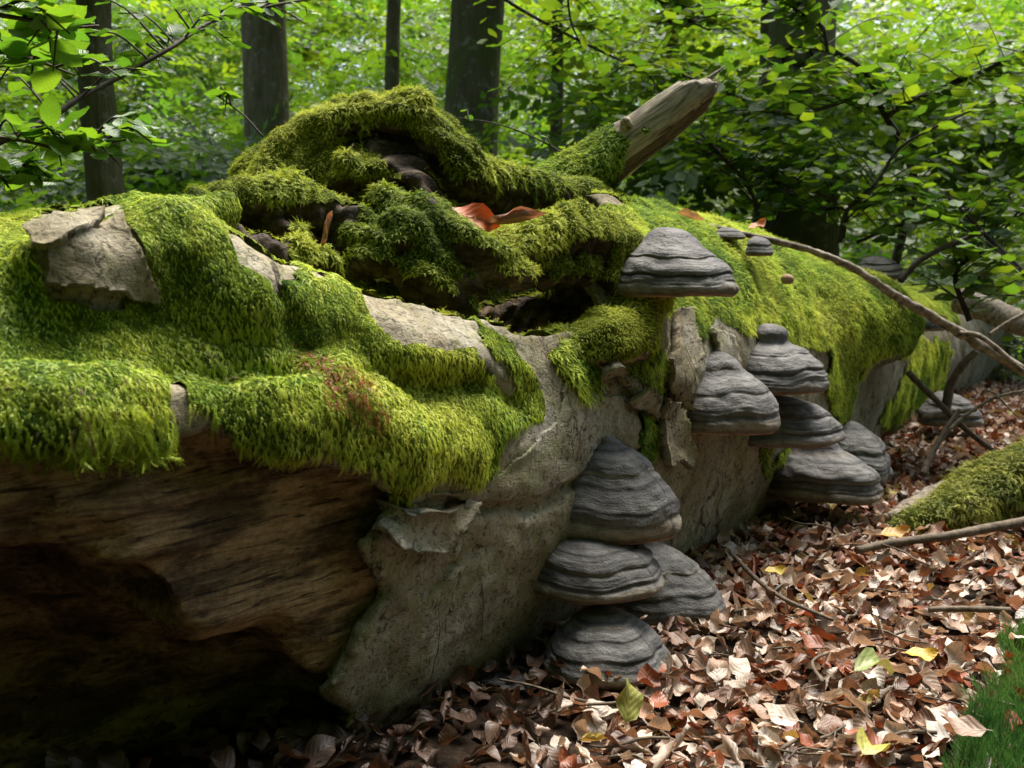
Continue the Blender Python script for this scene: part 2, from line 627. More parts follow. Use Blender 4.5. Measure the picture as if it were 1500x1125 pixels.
def mat_leaf(name, mode, trans=0.5, gloss=0.05, rough=0.42):
    """mode: INSTANCER (scattered leaves) or OBJECT (a leaf of its own, coloured by its object colour)"""
    b = NB(name)
    if mode == 'INSTANCER':
        col = b.attr('tint', 'INSTANCER').outputs['Color']
    else:
        col = b.n('ShaderNodeObjectInfo').outputs['Color']
    l = b.attr('lc')
    sep = b.n('ShaderNodeSeparateXYZ', {'Vector': l.outputs['Vector']})
    ay = b.math('ABSOLUTE', sep.outputs[1])
    w = b.math('SINE', b.math('MULTIPLY', b.math('SUBTRACT', sep.outputs[0], b.math('MULTIPLY', ay, 0.35)), 46.0))
    vein = b.ramp(w, [(0.72, (0, 0, 0)), (0.95, (1, 1, 1))])
    mid = b.ramp(ay, [(0.02, (1, 1, 1)), (0.06, (0, 0, 0))])
    vm = b.math('MAXIMUM', vein, mid)
    col2 = b.mix(b.math('MULTIPLY', vm, 0.2), col, b.mix(1.0, col, (1.7, 1.6, 1.5), 'MULTIPLY'))
    nn = b.bump(b.math('ADD', w, b.math('MULTIPLY', mid, 2.0)), 0.0012, 0.5)
    d = b.n('ShaderNodeBsdfDiffuse', {'Color': col2, 'Normal': nn})
    tc = b.mix(1.0, col2, (2.3, 2.0, 0.5), 'MULTIPLY')
    t = b.n('ShaderNodeBsdfTranslucent', {'Color': tc})
    m = b.n('ShaderNodeMixShader', {0: trans, 1: d.outputs[0], 2: t.outputs[0]})
    g = b.n('ShaderNodeBsdfGlossy', {'Color': (1, 1, 1, 1), 'Roughness': rough, 'Normal': nn})
    m2 = b.n('ShaderNodeMixShader', {0: gloss, 1: m.outputs[0], 2: g.outputs[0]})
    return b.done(m2.outputs[0])


def mat_dead_leaf(name, mode):
    b = NB(name)
    if mode == 'INSTANCER':
        col = b.attr('tint', 'INSTANCER').outputs['Color']
    else:
        col = b.n('ShaderNodeObjectInfo').outputs['Color']
    l = b.attr('lc')
    sep = b.n('ShaderNodeSeparateXYZ', {'Vector': l.outputs['Vector']})
    ay = b.math('ABSOLUTE', sep.outputs[1])
    w = b.math('SINE', b.math('MULTIPLY', b.math('SUBTRACT', sep.outputs[0], b.math('MULTIPLY', ay, 0.4)), 40.0))
    mid = b.ramp(ay, [(0.03, (1, 1, 1)), (0.07, (0, 0, 0))])
    n = b.noise(l.outputs['Vector'], 9, 4, 0.65)
    col2 = b.mix(1.0, col, b.ramp(n, [(0.3, (0.55, 0.5, 0.46)), (0.5, (1, 1, 1)), (0.7, (1.22, 1.2, 1.16))]), 'MULTIPLY')
    col2 = b.mix(b.math('MULTIPLY', b.ramp(w, [(0.6, (0, 0, 0)), (0.95, (1, 1, 1))]), 0.06), col2, b.mix(1.0, col, (0.6, 0.5, 0.45), 'MULTIPLY'))
    nn = b.bump(b.math('ADD', w, b.math('MULTIPLY', mid, 1.5)), 0.0004, 0.4)
    d = b.n('ShaderNodeBsdfDiffuse', {'Color': col2, 'Normal': nn})
    t = b.n('ShaderNodeBsdfTranslucent', {'Color': b.mix(1.0, col2, (1.3, 0.9, 0.6), 'MULTIPLY')})
    m = b.n('ShaderNodeMixShader', {0: 0.22, 1: d.outputs[0], 2: t.outputs[0]})
    g = b.n('ShaderNodeBsdfGlossy', {'Color': (1, 1, 1, 1), 'Roughness': 0.5, 'Normal': nn})
    m2 = b.n('ShaderNodeMixShader', {0: 0.035, 1: m.outputs[0], 2: g.outputs[0]})
    return b.done(m2.outputs[0])


def mat_fungus():
    b = NB('grey_fungus_crust')
    c = b.coord()
    a = b.attr('tint')
    l = b.attr('lc')
    n = b.noise(c, 45, 5, 0.65, 0.5)
    n2 = b.noise(b.mapping(l.outputs['Vector'], (2.0, 26, 1)), 1.0, 5, 0.7)
    n3 = b.noise(c, 260, 3, 0.7)
    col = b.mix(1.0, a.outputs['Color'], b.ramp(n, [(0.3, (0.6, 0.58, 0.56)), (0.5, (1, 1, 1)), (0.7, (1.25, 1.25, 1.25))]), 'MULTIPLY')
    col = b.mix(0.8, col, b.ramp(n2, [(0.3, (0.6, 0.57, 0.53)), (0.5, (1, 1, 1)), (0.7, (1.2, 1.18, 1.15))]), 'MULTIPLY')
    nn = b.bump(n2, 0.004, 0.9)
    nn = b.bump(b.math('ADD', n, b.math('MULTIPLY', n3, 0.35)), 0.006, 0.8, nn)
    return b.done(b.surf(col, 0.62, nn, 0.35).outputs[0])


def mat_plain(name, c0, c1, scale=40, rough=0.8, bump=0.003, stretch=(1, 1, 1), spec=0.25):
    b = NB(name)
    c = b.mapping(b.coord(), stretch)
    n = b.noise(c, scale, 5, 0.65)
    col = b.ramp(n, [(0.32, c0), (0.68, c1)])
    return b.done(b.surf(col, rough, b.bump(n, bump, 0.8), spec).outputs[0])


def mat_trunk(name, c0, c1, moss):
    b = NB(name)
    c = b.coord()
    n = b.noise(b.mapping(c, (1, 1, 0.35)), 9, 6, 0.65)
    n2 = b.noise(b.mapping(c, (1, 1, 0.12)), 28, 4, 0.6)
    col = b.ramp(n, [(0.3, c0), (0.7, c1)])
    col = b.mix(0.6, col, b.ramp(n2, [(0.35, (0.5, 0.5, 0.5)), (0.55, (1, 1, 1))]), 'MULTIPLY')
    m = b.ramp(b.noise(c, 3.5, 6, 0.65), [(0.40, (0, 0, 0)), (0.56, (1, 1, 1))])
    col = b.mix(b.math('MULTIPLY', m, moss), col, (0.085, 0.10, 0.022))
    lch = b.ramp(b.noise(c, 11, 5, 0.7), [(0.56, (0, 0, 0)), (0.64, (1, 1, 1))])
    col = b.mix(b.math('MULTIPLY', lch, 0.55), col, (0.27, 0.26, 0.19))
    return b.done(b.surf(col, 0.9, b.bump(b.math('ADD', n, n2), 0.03, 1.0), 0.15).outputs[0])


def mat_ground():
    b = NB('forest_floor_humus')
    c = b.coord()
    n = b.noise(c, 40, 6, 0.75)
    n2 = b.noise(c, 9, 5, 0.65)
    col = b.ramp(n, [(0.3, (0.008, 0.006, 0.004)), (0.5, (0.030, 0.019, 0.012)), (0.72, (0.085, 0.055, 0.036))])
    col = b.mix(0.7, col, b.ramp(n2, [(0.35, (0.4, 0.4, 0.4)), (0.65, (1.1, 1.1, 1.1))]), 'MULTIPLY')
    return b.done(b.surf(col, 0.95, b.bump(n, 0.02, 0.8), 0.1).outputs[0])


M_BARK, M_WOOD, M_STUB = mat_bark(), mat_wood(), mat_stub()
M_MOSS, M_MBASE = mat_moss(), mat_moss_base()
M_LEAF_I, M_LEAF_O = mat_leaf('green_leaf_scattered', 'INSTANCER'), mat_leaf('green_leaf', 'OBJECT')
M_DEAD_I, M_DEAD_O = mat_dead_leaf('dead_leaf_scattered', 'INSTANCER'), mat_dead_leaf('dead_leaf', 'OBJECT')
M_FUN = mat_fungus()
M_PORE = mat_plain('cream_brown_pores', (0.16, 0.09, 0.045), (0.36, 0.25, 0.15), 60, 0.85, 0.001)
M_TWIG = mat_plain('brown_twig_bark', (0.05, 0.035, 0.022), (0.15, 0.115, 0.08), 60, 0.75, 0.003)
M_TWIG_DARK = mat_plain('dark_living_twig', (0.018, 0.014, 0.009), (0.055, 0.042, 0.028), 50, 0.7, 0.002)
M_BRANCH = mat_plain('flaking_branch_bark', (0.04, 0.027, 0.017), (0.30, 0.25, 0.19), 55, 0.8, 0.005)
M_TRUNK_A = mat_trunk('smooth_grey_trunk_bark', (0.085, 0.066, 0.033), (0.21, 0.175, 0.10), 0.5)
M_TRUNK_B = mat_trunk('mossy_trunk_bark', (0.065, 0.052, 0.025), (0.16, 0.13, 0.07), 1.0)
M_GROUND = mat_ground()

# ------------------------------------------------------------------ ground
def ground_h(x, y):
    p = np.stack([x, y, np.zeros_like(x)], -1)
    return 0.035 * fbm(p, 0.9, 3, 5) + 0.25 * fbm(p, 0.08, 2, 9) * np.clip((np.hypot(x, y) - 4) / 20, 0, 1)


gx = np.concatenate([-np.geomspace(150, 4, 30), np.linspace(-3.9, 3.9, 130), np.geomspace(4, 150, 30)])
gy = np.concatenate([-np.geomspace(150, 4, 20), np.linspace(-3.9, 6, 160), np.geomspace(6.1, 150, 30)])
GX, GY = np.meshgrid(gx, gy, indexing='ij')
GV = np.stack([GX, GY, ground_h(GX, GY)], -1).reshape(-1, 3)
ii, jj = np.meshgrid(np.arange(len(gx) - 1), np.arange(len(gy) - 1), indexing='ij')
w = len(gy)
GQ = np.stack([ii * w + jj, (ii + 1) * w + jj, (ii + 1) * w + jj + 1, ii * w + jj + 1], -1).reshape(-1, 4)
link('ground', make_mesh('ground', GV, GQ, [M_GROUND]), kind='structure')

# ------------------------------------------------------------------ fallen log: frame and solid
AX = np.array([0.568, 0.823, 0.0]); AX /= np.linalg.norm(AX)
AN = np.array([AX[1], -AX[0], 0.0])
AO = np.array([-0.358, 1.516, 0.355])
LOGM = np.stack([AX, -AN, np.array([0, 0, 1.0])], 1)      # local x along the log, local -y to the camera side, z up
log = link('fallen_log', None, label='huge moss covered fallen beech trunk with a hollow rotten side lying across the forest floor', cat='log')
log.matrix_world = Matrix(((*LOGM[0], AO[0]), (*LOGM[1], AO[1]), (*LOGM[2], AO[2]), (0, 0, 0, 1)))


def to_local(p):
    return (np.asarray(p) - AO) @ LOGM


def to_world(p):
    return np.asarray(p) @ LOGM.T + AO


def pxchain(lst):
    return [(*to_local(P(a, b, d)), r) for a, b, d, r in lst]


H = 0.008


def skin(px, py):
    """depth at which the view ray meets the plain trunk"""
    d = np.arange(0.5, 4.0, 0.004)
    l = to_local(EYE + d[:, None] * ray(px, py)[None])
    R = np.interp(l[:, 0], [-1, -0.5, 0, 0.5, 1.1, 1.7, 2.3, 2.6], [0.33, 0.345, 0.37, 0.385, 0.385, 0.37, 0.34, 0.30])
    k = np.where(np.hypot(l[:, 1], np.where(l[:, 2] < 0, l[:, 2] * 0.62, l[:, 2])) < R)[0]
    return float(d[k[0]]) if len(k) else 1.5


def onskin(lst):
    return [(a, b, skin(a, b) + o, r) for a, b, o, r in lst]


xs = np.arange(-0.95, 5.4, H); ys = np.arange(-0.58, 0.50, H); zs = np.arange(-0.40, 0.66, H)
xs, ys, zs = xs.astype(np.float32), ys.astype(np.float32), zs.astype(np.float32)
GRID = (xs, ys, zs)
R_S = np.interp(xs, [-1, -0.5, 0, 0.5, 1.1, 1.7, 2.3, 2.6, 3.2, 5.4], [0.335, 0.345, 0.37, 0.385, 0.385, 0.37, 0.34, 0.30, 0.27, 0.25]).astype(np.float32)
Z_S = np.interp(xs, [-1, -0.5, 0, 0.5, 1.1, 1.7, 2.3, 2.6, 3.2, 5.4], [-0.06, -0.05, -0.005, 0.015, 0.02, 0.0, -0.03, -0.06, -0.08, -0.1]).astype(np.float32)
zz_ = zs[None, None, :] - Z_S[:, None, None]
cyl = np.sqrt((ys[None, :, None]) ** 2 + np.where(zz_ < 0, zz_ * 0.62, zz_) ** 2) - R_S[:, None, None]
cyl = np.broadcast_to(cyl, (len(xs), len(ys), len(zs))).copy()

# swellings of the bark surface
capsules(cyl, GRID, pxchain(onskin([(-60, 590, 0.025, 0.042), (60, 610, 0.03, 0.05), (150, 600, 0.03, 0.04), (235, 600, 0.03, 0.04)])), 'union', 0.04)
capsules(cyl, GRID, pxchain(onskin([(300, 590, 0.03, 0.038), (380, 600, 0.028, 0.045), (480, 600, 0.028, 0.04), (560, 645, 0.02, 0.045), (660, 665, 0.025, 0.035)])), 'union', 0.04)
capsules(cyl, GRID, pxchain(onskin([(100, 410, 0.035, 0.05), (240, 390, 0.035, 0.06), (340, 440, 0.035, 0.05), (440, 460, 0.03, 0.04), (560, 515, 0.03, 0.035), (680, 530, 0.025, 0.03)])), 'union', 0.04)
capsules(cyl, GRID, pxchain([(1180, 470, 2.75, 0.13), (1255, 470, 2.95, 0.13), (1295, 480, 3.0, 0.10)]), 'union', 0.06)
capsules(cyl, GRID, pxchain([(880, 330, 1.9, 0.06), (930, 400, 1.75, 0.05), (950, 500, 1.68, 0.03)]), 'union', 0.06)
# groove between the two moss tiers, and the broken-out upper front
capsules(cyl, GRID, pxchain(onskin([(-60, 480, 0.0, 0.035), (80, 492, -0.005, 0.036), (250, 518, -0.01, 0.03), (420, 540, -0.01, 0.022)])), 'cut', 0.012)
capsules(cyl, GRID, pxchain(onskin([(590, 560, -0.01, 0.022), (650, 565, -0.01, 0.028), (700, 560, -0.01, 0.02), (765, 590, -0.01, 0.018)])), 'cut', 0.01)
CARVE = pxchain([(390, 380, 1.28, 0.075), (470, 385, 1.33, 0.075), (620, 430, 1.45, 0.085), (720, 455, 1.56, 0.09), (800, 470, 1.66, 0.085), (860, 470, 1.75, 0.05)])
CARVE2 = pxchain([(420, 290, 1.30, 0.12), (520, 330, 1.32, 0.11), (640, 380, 1.42, 0.10), (740, 410, 1.50, 0.09), (830, 430, 1.58, 0.055)])
CARVE3 = pxchain([(440, 250, 1.5, 0.15), (560, 270, 1.55, 0.16), (700, 310, 1.7, 0.16), (790, 340, 1.85, 0.12)])
cavity = np.full(cyl.shape, 0.3, np.float32)
for c in (CARVE, CARVE2, CARVE3):
    capsules(cavity, GRID, c, 'union', 0.015, 0.25)
core = np.maximum(cyl + 0.03, -cavity)
# hollow under the exposed wood
capsules(core, GRID, pxchain(onskin([(-250, 980, 0.10, 0.14), (0, 960, 0.10, 0.125), (90, 940, 0.09, 0.10), (160, 915, 0.07, 0.06)])), 'cut', 0.012, 0.12)
capsules(core, GRID, pxchain(onskin([(60, 1080, 0.14, 0.15), (230, 1060, 0.12, 0.13), (330, 1040, 0.09, 0.09), (420, 1075, 0.09, 0.09), (470, 1080, 0.06, 0.06)])), 'cut', 0.012, 0.12)
capsules(core, GRID, pxchain(onskin([(150, 960, 0.04, 0.06), (240, 985, 0.03, 0.05), (320, 965, 0.02, 0.035), (400, 955, 0.02, 0.035), (470, 960, 0.02, 0.02)])), 'cut', 0.01)
capsules(core, GRID, pxchain(onskin([(-150, 785, 0.015, 0.045), (60, 795, 0.015, 0.044), (180, 800, 0.012, 0.030)])), 'cut', 0.006)
capsules(core, GRID, pxchain(onskin([(215, 832, 0.03, 0.008), (330, 826, 0.03, 0.010), (440, 828, 0.03, 0.010), (520, 838, 0.03, 0.005)])), 'cut', 0.006)
# burl: body, arch, steps of the torn branch collar
B = lambda lst, k=0.03: capsules(core, GRID, pxchain(lst), 'union', k)
B([(480, 330, 1.80, 0.17), (560, 320, 1.84, 0.18), (680, 370, 1.95, 0.16), (820, 430, 2.15, 0.15)], 0.05)
B([(395, 266, 1.62, 0.028), (430, 219, 1.63, 0.026), (480, 180, 1.64, 0.024), (540, 162, 1.65, 0.023), (600, 172, 1.66, 0.023), (645, 207, 1.68, 0.026), (676, 252, 1.70, 0.034)], 0.012)
B([(400, 290, 1.72, 0.05), (440, 240, 1.75, 0.05), (500, 200, 1.77, 0.05), (560, 192, 1.78, 0.05), (620, 215, 1.80, 0.05), (670, 265, 1.80, 0.05)], 0.02)
B([(545, 310, 1.80, 0.12), (575, 315, 1.80, 0.12)], 0.02)
B([(420, 275, 1.64, 0.035), (470, 255, 1.66, 0.035), (520, 245, 1.68, 0.035)], 0.02)
B([(480, 222, 1.70, 0.04), (425, 262, 1.63, 0.035), (385, 285, 1.60, 0.03)], 0.03)
for k in range(5):
    f = k / 6
    B([(470 + 20 * f, 262 + 34 * f, 1.72 - 0.13 * f, 0.010), (505 + 10 * f, 226 + 40 * f, 1.685 - 0.13 * f, 0.015), (560 - 8 * f, 214 + 48 * f, 1.685 - 0.13 * f, 0.016), (612 - 14 * f, 232 + 46 * f, 1.695 - 0.13 * f, 0.014), (650 - 22 * f, 276 + 34 * f, 1.74 - 0.13 * f, 0.010)], 0.004)
B([(295, 300, 1.46, 0.022), (350, 294, 1.48, 0.028), (420, 300, 1.50, 0.034), (480, 318, 1.52, 0.03)], 0.02)
B([(390, 345, 1.50, 0.03), (430, 355, 1.46, 0.025)], 0.02)
# ridges running right from the arch
B([(675, 250, 1.72, 0.04), (720, 272, 1.78, 0.036), (790, 290, 1.86, 0.036), (850, 302, 1.95, 0.045), (900, 320, 2.0, 0.05)], 0.02)
B([(570, 302, 1.52, 0.022), (620, 322, 1.50, 0.026), (670, 350, 1.49, 0.026), (720, 380, 1.50, 0.026), (760, 400, 1.52, 0.02)], 0.015)
B([(600, 360, 1.50, 0.055), (640, 400, 1.50, 0.05), (680, 430, 1.51, 0.032)], 0.02)
B([(520, 335, 1.50, 0.03), (545, 370, 1.47, 0.03)], 0.02)
B([(690, 385, 1.53, 0.025), (760, 365, 1.57, 0.03), (840, 340, 1.64, 0.038), (890, 360, 1.70, 0.045), (915, 400, 1.70, 0.05), (930, 450, 1.68, 0.045)], 0.02)
B([(720, 400, 1.57, 0.022), (790, 395, 1.60, 0.022), (850, 390, 1.64, 0.03)], 0.02)
B([(825, 522, 1.58, 0.02), (880, 500, 1.60, 0.03), (930, 495, 1.64, 0.04)], 0.05)

# bark: a shell around the core, gone from the rotten window in the side
shell = np.maximum(np.maximum(cyl, -(cyl + 0.026)), -cavity)
del cavity
near = np.argwhere(np.abs(shell) < 0.03)
pl = np.stack([xs[near[:, 0]], ys[near[:, 1]], zs[near[:, 2]]], 1)
pw = to_world(pl)
ppx, ppy, pd = project(pw)
WINDOW = [(-900, 600), (0, 640), (250, 640), (300, 620), (400, 660), (520, 690), (590, 725), (545, 765), (530, 800), (560, 870), (520, 945), (470, 1010), (510, 1050), (480, 1300), (-900, 1500)]
wsd = poly_sd(ppx, ppy, WINDOW) * pd / FPX + 0.02 * fbm(pw, 18, 3, 2)
front = (pl[:, 1] < 0.08) & (pl[:, 0] < 0.4)
hole = np.where(front, -wsd, -1.0)
shell[near[:, 0], near[:, 1], near[:, 2]] = np.maximum(shell[near[:, 0], near[:, 1], near[:, 2]], hole)
for ck in ([(655, 742, 0, 0.006), (700, 750, 0, 0.008), (740, 741, 0, 0.007), (770, 750, 0, 0.009), (790, 743, 0, 0.007), (822, 722, 0, 0.008), (856, 700, 0, 0.007)],
           [(770, 750, 0, 0.007), (756, 728, 0, 0.006)], [(905, 545, 0, 0.008), (925, 590, 0, 0.008), (965, 615, 0, 0.009)], [(968, 560, 0, 0.010), (1000, 600, 0, 0.010)],
           [(628, 870, 0, 0.005), (655, 835, 0, 0.006), (700, 800, 0, 0.005)]):
    for dd_ in (-0.03, -0.018, -0.006, 0.006):
        capsules(shell, GRID, pxchain(onskin([(a_, b_, dd_, r_ * 1.15) for a_, b_, _, r_ in ck])), 'cut', 0.0)
org = (xs[0], ys[0], zs[0])
VB, QB = surface_nets(shell, org, H)
VW, QW = surface_nets(core, org, H)
del shell, core, cyl
VB, QB = keep_faces(VB, QB, biggest(QB, len(VB)))
VW, QW = keep_faces(VW, QW, biggest(QW, len(VW)))
VB, VW = relax(VB, QB, 1, 0.4), relax(VW, QW, 2, 0.45)
NBK, NW = vert_normals(VB, QB), vert_normals(VW, QW)
VB = VB + NBK * (0.010 * fbm(VB * np.array([0.7, 1, 1]), 9, 3, 1) + 0.004 * fbm(VB, 45, 2, 4))[:, None]
grain = VW * np.array([0.12, 1, 1])
VW = VW + NW * (0.012 * fbm(grain, 28, 3, 11) + 0.010 * fbm(VW, 12, 2, 12))[:, None]
_rw = VW[:, 2] < 0.1
_hol = np.clip((0.33 - np.hypot(VW[:, 1], np.where(VW[:, 2] < 0, VW[:, 2] * 0.62, VW[:, 2]))) / 0.04, 0, 1) * _rw
VW = VW + NW * (_hol * (0.022 * fbm(VW * np.array([0.5, 1, 1]), 14, 3, 15)))[:, None]
RC = to_local(P(565, 330, 1.66))
ringv = np.linalg.norm((VW - RC) * np.array([1, 0.5, 1]), axis=1)
_bz = (VW[:, 2] > 0.12) & (np.linalg.norm(VW - RC, axis=1) < 0.4)
VW = VW + NW * (_bz * (0.006 * np.sin(ringv * 2 * np.pi / 0.026 + 3 * fbm(VW, 8, 2, 3)) + 0.006 * fbm(VW, 24, 3, 16)))[:, None]
NBK, NW = vert_normals(VB, QB), vert_normals(VW, QW)
link('bark', make_mesh('bark', VB, QB, [M_BARK]), log)
link('wood', make_mesh('wood', VW, QW, [M_WOOD], attrs={'ring': ('FLOAT', ringv)}), log)

WB, WW = to_world(VB), to_world(VW)
NBw, NWw = NBK @ LOGM.T, NW @ LOGM.T
LOGV = np.concatenate([WB, WW]); LOGQ = np.concatenate([QB, QW + len(WB)]); LOGN = np.concatenate([NBw, NWw])
BVH = BVHTree.FromPolygons(LOGV.tolist(), LOGQ.tolist())


def hit(px, py, near=False):
    d = Vector(ray(px, py)).normalized()
    r = BVH.ray_cast(Vector(EYE), d)
    if r[0] is None:
        r = BVH.find_nearest(Vector(P(px, py, 2.0 if px < 1200 else 3.0))) if near else (None, None)
    if r[0] is None:
        return None, None
    return np.array(r[0]), np.array(r[1])


# ------------------------------------------------------------------ bark plates
def plate(poly, thick, lift, seed, mat, step=5.0, rag=7.0, tilt=0.0, name='bark_plate', label=None):
    poly = np.array(poly, float)
    x0, y0 = poly.min(0) - 12; x1, y1 = poly.max(0) + 12
    gx_, gy_ = np.arange(x0, x1, step), np.arange(y0, y1, step)
    X, Y = np.meshgrid(gx_, gy_, indexing='ij')
    f = lambda X, Y: poly_sd(X, Y, poly) + rag * fbm(np.stack([X, Y, np.full_like(X, seed * 50.0)], -1), 0.045, 3, seed)
    S = f(X, Y)
    e = 1.0
    gx2, gy2 = (f(X + e, Y) - S) / e, (f(X, Y + e) - S) / e
    g2 = np.maximum(gx2 ** 2 + gy2 ** 2, 0.3)
    near_ = np.abs(S) < step * 0.75
    X2 = np.where(near_, X - S * gx2 / g2, X); Y2 = np.where(near_, Y - S * gy2 / g2, Y)
    ok = S < step * 0.75
    idx = -np.ones(X.shape, int)
    top, bot, sdv = [], [], []
    for i in range(X.shape[0]):
        for j in range(X.shape[1]):
            if ok[i, j]:
                h, n = hit(X2[i, j], Y2[i, j])
                if h is None:
                    continue
                idx[i, j] = len(top)
                top.append(h); bot.append(n)
    if len(top) < 4:
        return None
    Hh, Nn = np.array(top), np.array(bot)
    Q = []
    for i in range(X.shape[0] - 1):
        for j in range(X.shape[1] - 1):
            q = [idx[i, j], idx[i, j + 1], idx[i + 1, j + 1], idx[i + 1, j]]
            if min(q) >= 0:
                pts = Hh[q]
                if np.ptp(pts @ CF) < 0.06:
                    Q.append(q)
    Q = np.array(Q)
    if not len(Q):
        return None
    Q = Q[biggest(Q, len(Hh))]
    used, inv = np.unique(Q, return_inverse=True)
    Q = inv.reshape(Q.shape); Hh, Nn = Hh[used], Nn[used]
    Hh = relax(Hh, Q, 2, 0.5)
    Nn = Nn + 0
    for _ in range(3):
        Nn = relax(Nn, Q, 1, 0.6)
    Nn /= np.linalg.norm(Nn, axis=1, keepdims=True)
    nse = fbm(Hh, 25, 3, seed)
    Sd = np.array([S[i, j] for i in range(X.shape[0]) for j in range(X.shape[1]) if idx[i, j] >= 0])[used]
    curl = tilt * np.exp(Sd / 14.0)
    T = Hh + Nn * (thick + lift + 0.004 * nse + curl)[:, None]
    Bo = Hh + Nn * (lift * 0.3 - 0.002 + 0.003 * nse + curl)[:, None]
    n = len(T)
    edges = {}
    for q in Q:
        for a, b in zip(q, np.roll(q, -1)):
            edges[(a, b)] = 1
    bd = [(a, b) for a, b in edges if (b, a) not in edges]
    W = np.array([[a, a + n, b + n, b] for a, b in bd])
    F = np.concatenate([Q[:, ::-1], Q + n, W[:, ::-1]])
    V = to_local(np.concatenate([T, Bo]))
    return link(name, make_mesh(name, V, F, [mat], smooth=True), log, label=label)


plate([(48, 325), (75, 300), (105, 275), (140, 268), (174, 292), (168, 322), (130, 350), (85, 372), (58, 372)], 0.005, 0.010, 1, M_BARK, tilt=0.006, label='loose grey bark slab on the mossy near end', rag=5)
plate([(70, 365), (130, 350), (178, 325), (205, 380), (225, 440), (170, 432), (120, 420), (72, 418)], 0.004, 0.005, 2, M_BARK, rag=8, tilt=0.004)
plate([(825, 560), (870, 575), (905, 575), (940, 600), (960, 640), (930, 660), (880, 640), (855, 688), (820, 708), (785, 728), (735, 728), (690, 736), (640, 728), (590, 738), (600, 722), (690, 716), (760, 668), (815, 612)], 0.003, 0.001, 4, M_BARK, rag=8, tilt=0.0)
plate([(545, 752), (600, 738), (645, 742), (690, 752), (660, 775), (640, 810), (610, 800), (560, 790), (540, 780)], 0.007, 0.006, 5, M_BARK, rag=7, tilt=0.012, label='ragged bark flap curling off above the rotten wood')
plate([(880, 530), (905, 525), (925, 560), (912, 575), (895, 560)], 0.006, 0.012, 6, M_BARK, step=4, rag=3, tilt=0.008)
plate([(918, 575), (945, 570), (955, 600), (940, 612), (925, 600)], 0.006, 0.012, 7, M_BARK, step=4, rag=3, tilt=0.01)
plate([(965, 460), (1000, 455), (1015, 520), (1000, 560), (1005, 600), (975, 560), (960, 500)], 0.007, 0.010, 8, M_BARK, step=4, rag=4, tilt=0.008)
plate([(1035, 480), (1070, 490), (1078, 540), (1050, 530)], 0.006, 0.008, 9, M_BARK, step=4, rag=3)
plate([(960, 580), (985, 600), (1000, 650), (998, 690), (980, 670), (965, 690), (955, 640)], 0.006, 0.010, 10, M_BARK, step=4, rag=5, tilt=0.012)

# ------------------------------------------------------------------ broken limb stub
def make_stub():
    a, b = P(818, 290, 2.05), P(1016, 141, 1.98)
    ax = b - a; L = np.linalg.norm(ax); ax /= L
    up = np.cross(ax, CR * 0.0 + np.cross(CU, ax)); 
    side = np.cross(ax, CF); side /= np.linalg.norm(side)        # towards lower right of the limb
    if side[2] > 0: side = -side
    dep = np.cross(ax, side)
    M = np.stack([ax, side, dep], 1)
    h = 0.0045
    X = np.arange(-0.10, L + 0.12, h); Y = np.arange(-0.12, 0.12, h); Z = np.arange(-0.12, 0.12, h)
    x, y, z = X[:, None, None], Y[None, :, None], Z[None, None, :]
    R = np.interp(X, [-0.1, 0, 0.1, L, L + 0.1], [0.095, 0.074, 0.053, 0.042, 0.036])[:, None, None]
    r = np.sqrt(y ** 2 + z ** 2)
    F = r - R + 0 * x
    P3 = np.stack(np.broadcast_arrays(x, y, z), -1)
    F = F + 0.012 * fbm(P3 * np.array([0.25, 1, 1]), 30, 2, 3)
    # hollow on the lower right side, broken tip running out to a point
    sgn = np.sign(z.mean())
    camside = -1.0 if (dep @ CF) > 0 else 1.0
    cav = np.sqrt((y - 0.044) ** 2 + (z - camside * 0.014) ** 2) - 0.026
    F = np.maximum(F, -(cav + 0 * x))
    tip = x - (L + 0.015) + 1.1 * (y + 0.0) * 1.0 - 0.05 * 0 + 0.03 * fbm(P3 * np.array([0.3, 1, 1]), 45, 2, 8)
    tip = x - (L + 0.055 - 1.5 * np.abs(y - 0.010)) + 0.035 * fbm(P3 * np.array([0.25, 1, 1]), 60, 3, 8)
    F = np.maximum(F, tip)
    V, Q = surface_nets(F.astype(np.float32), (X[0], Y[0], Z[0]), h)
    V, Q = keep_faces(V, Q, biggest(Q, len(V)))
    V = relax(V, Q, 1, 0.4)
    inn = (np.sqrt((V[:, 1] - 0.044) ** 2 + (V[:, 2] - camside * 0.014) ** 2) < 0.030).astype(float)
    Mw = Matrix(((*M[0], a[0]), (*M[1], a[1]), (*M[2], a[2]), (0, 0, 0, 1)))
    o = link('limb_stub', make_mesh('limb_stub', V, Q, [M_STUB], attrs={'tint': ('FLOAT_VECTOR', np.repeat(inn[:, None], 3, 1))}), log,
             label='snapped pale limb stub with a split hollow end')
    o.matrix_world = log.matrix_world.inverted() @ Mw      # relative to the log
    o.matrix_basis = log.matrix_world.inverted() @ Mw
    N = vert_normals(V, Q)
    return V @ M.T + a, Q, N @ M.T


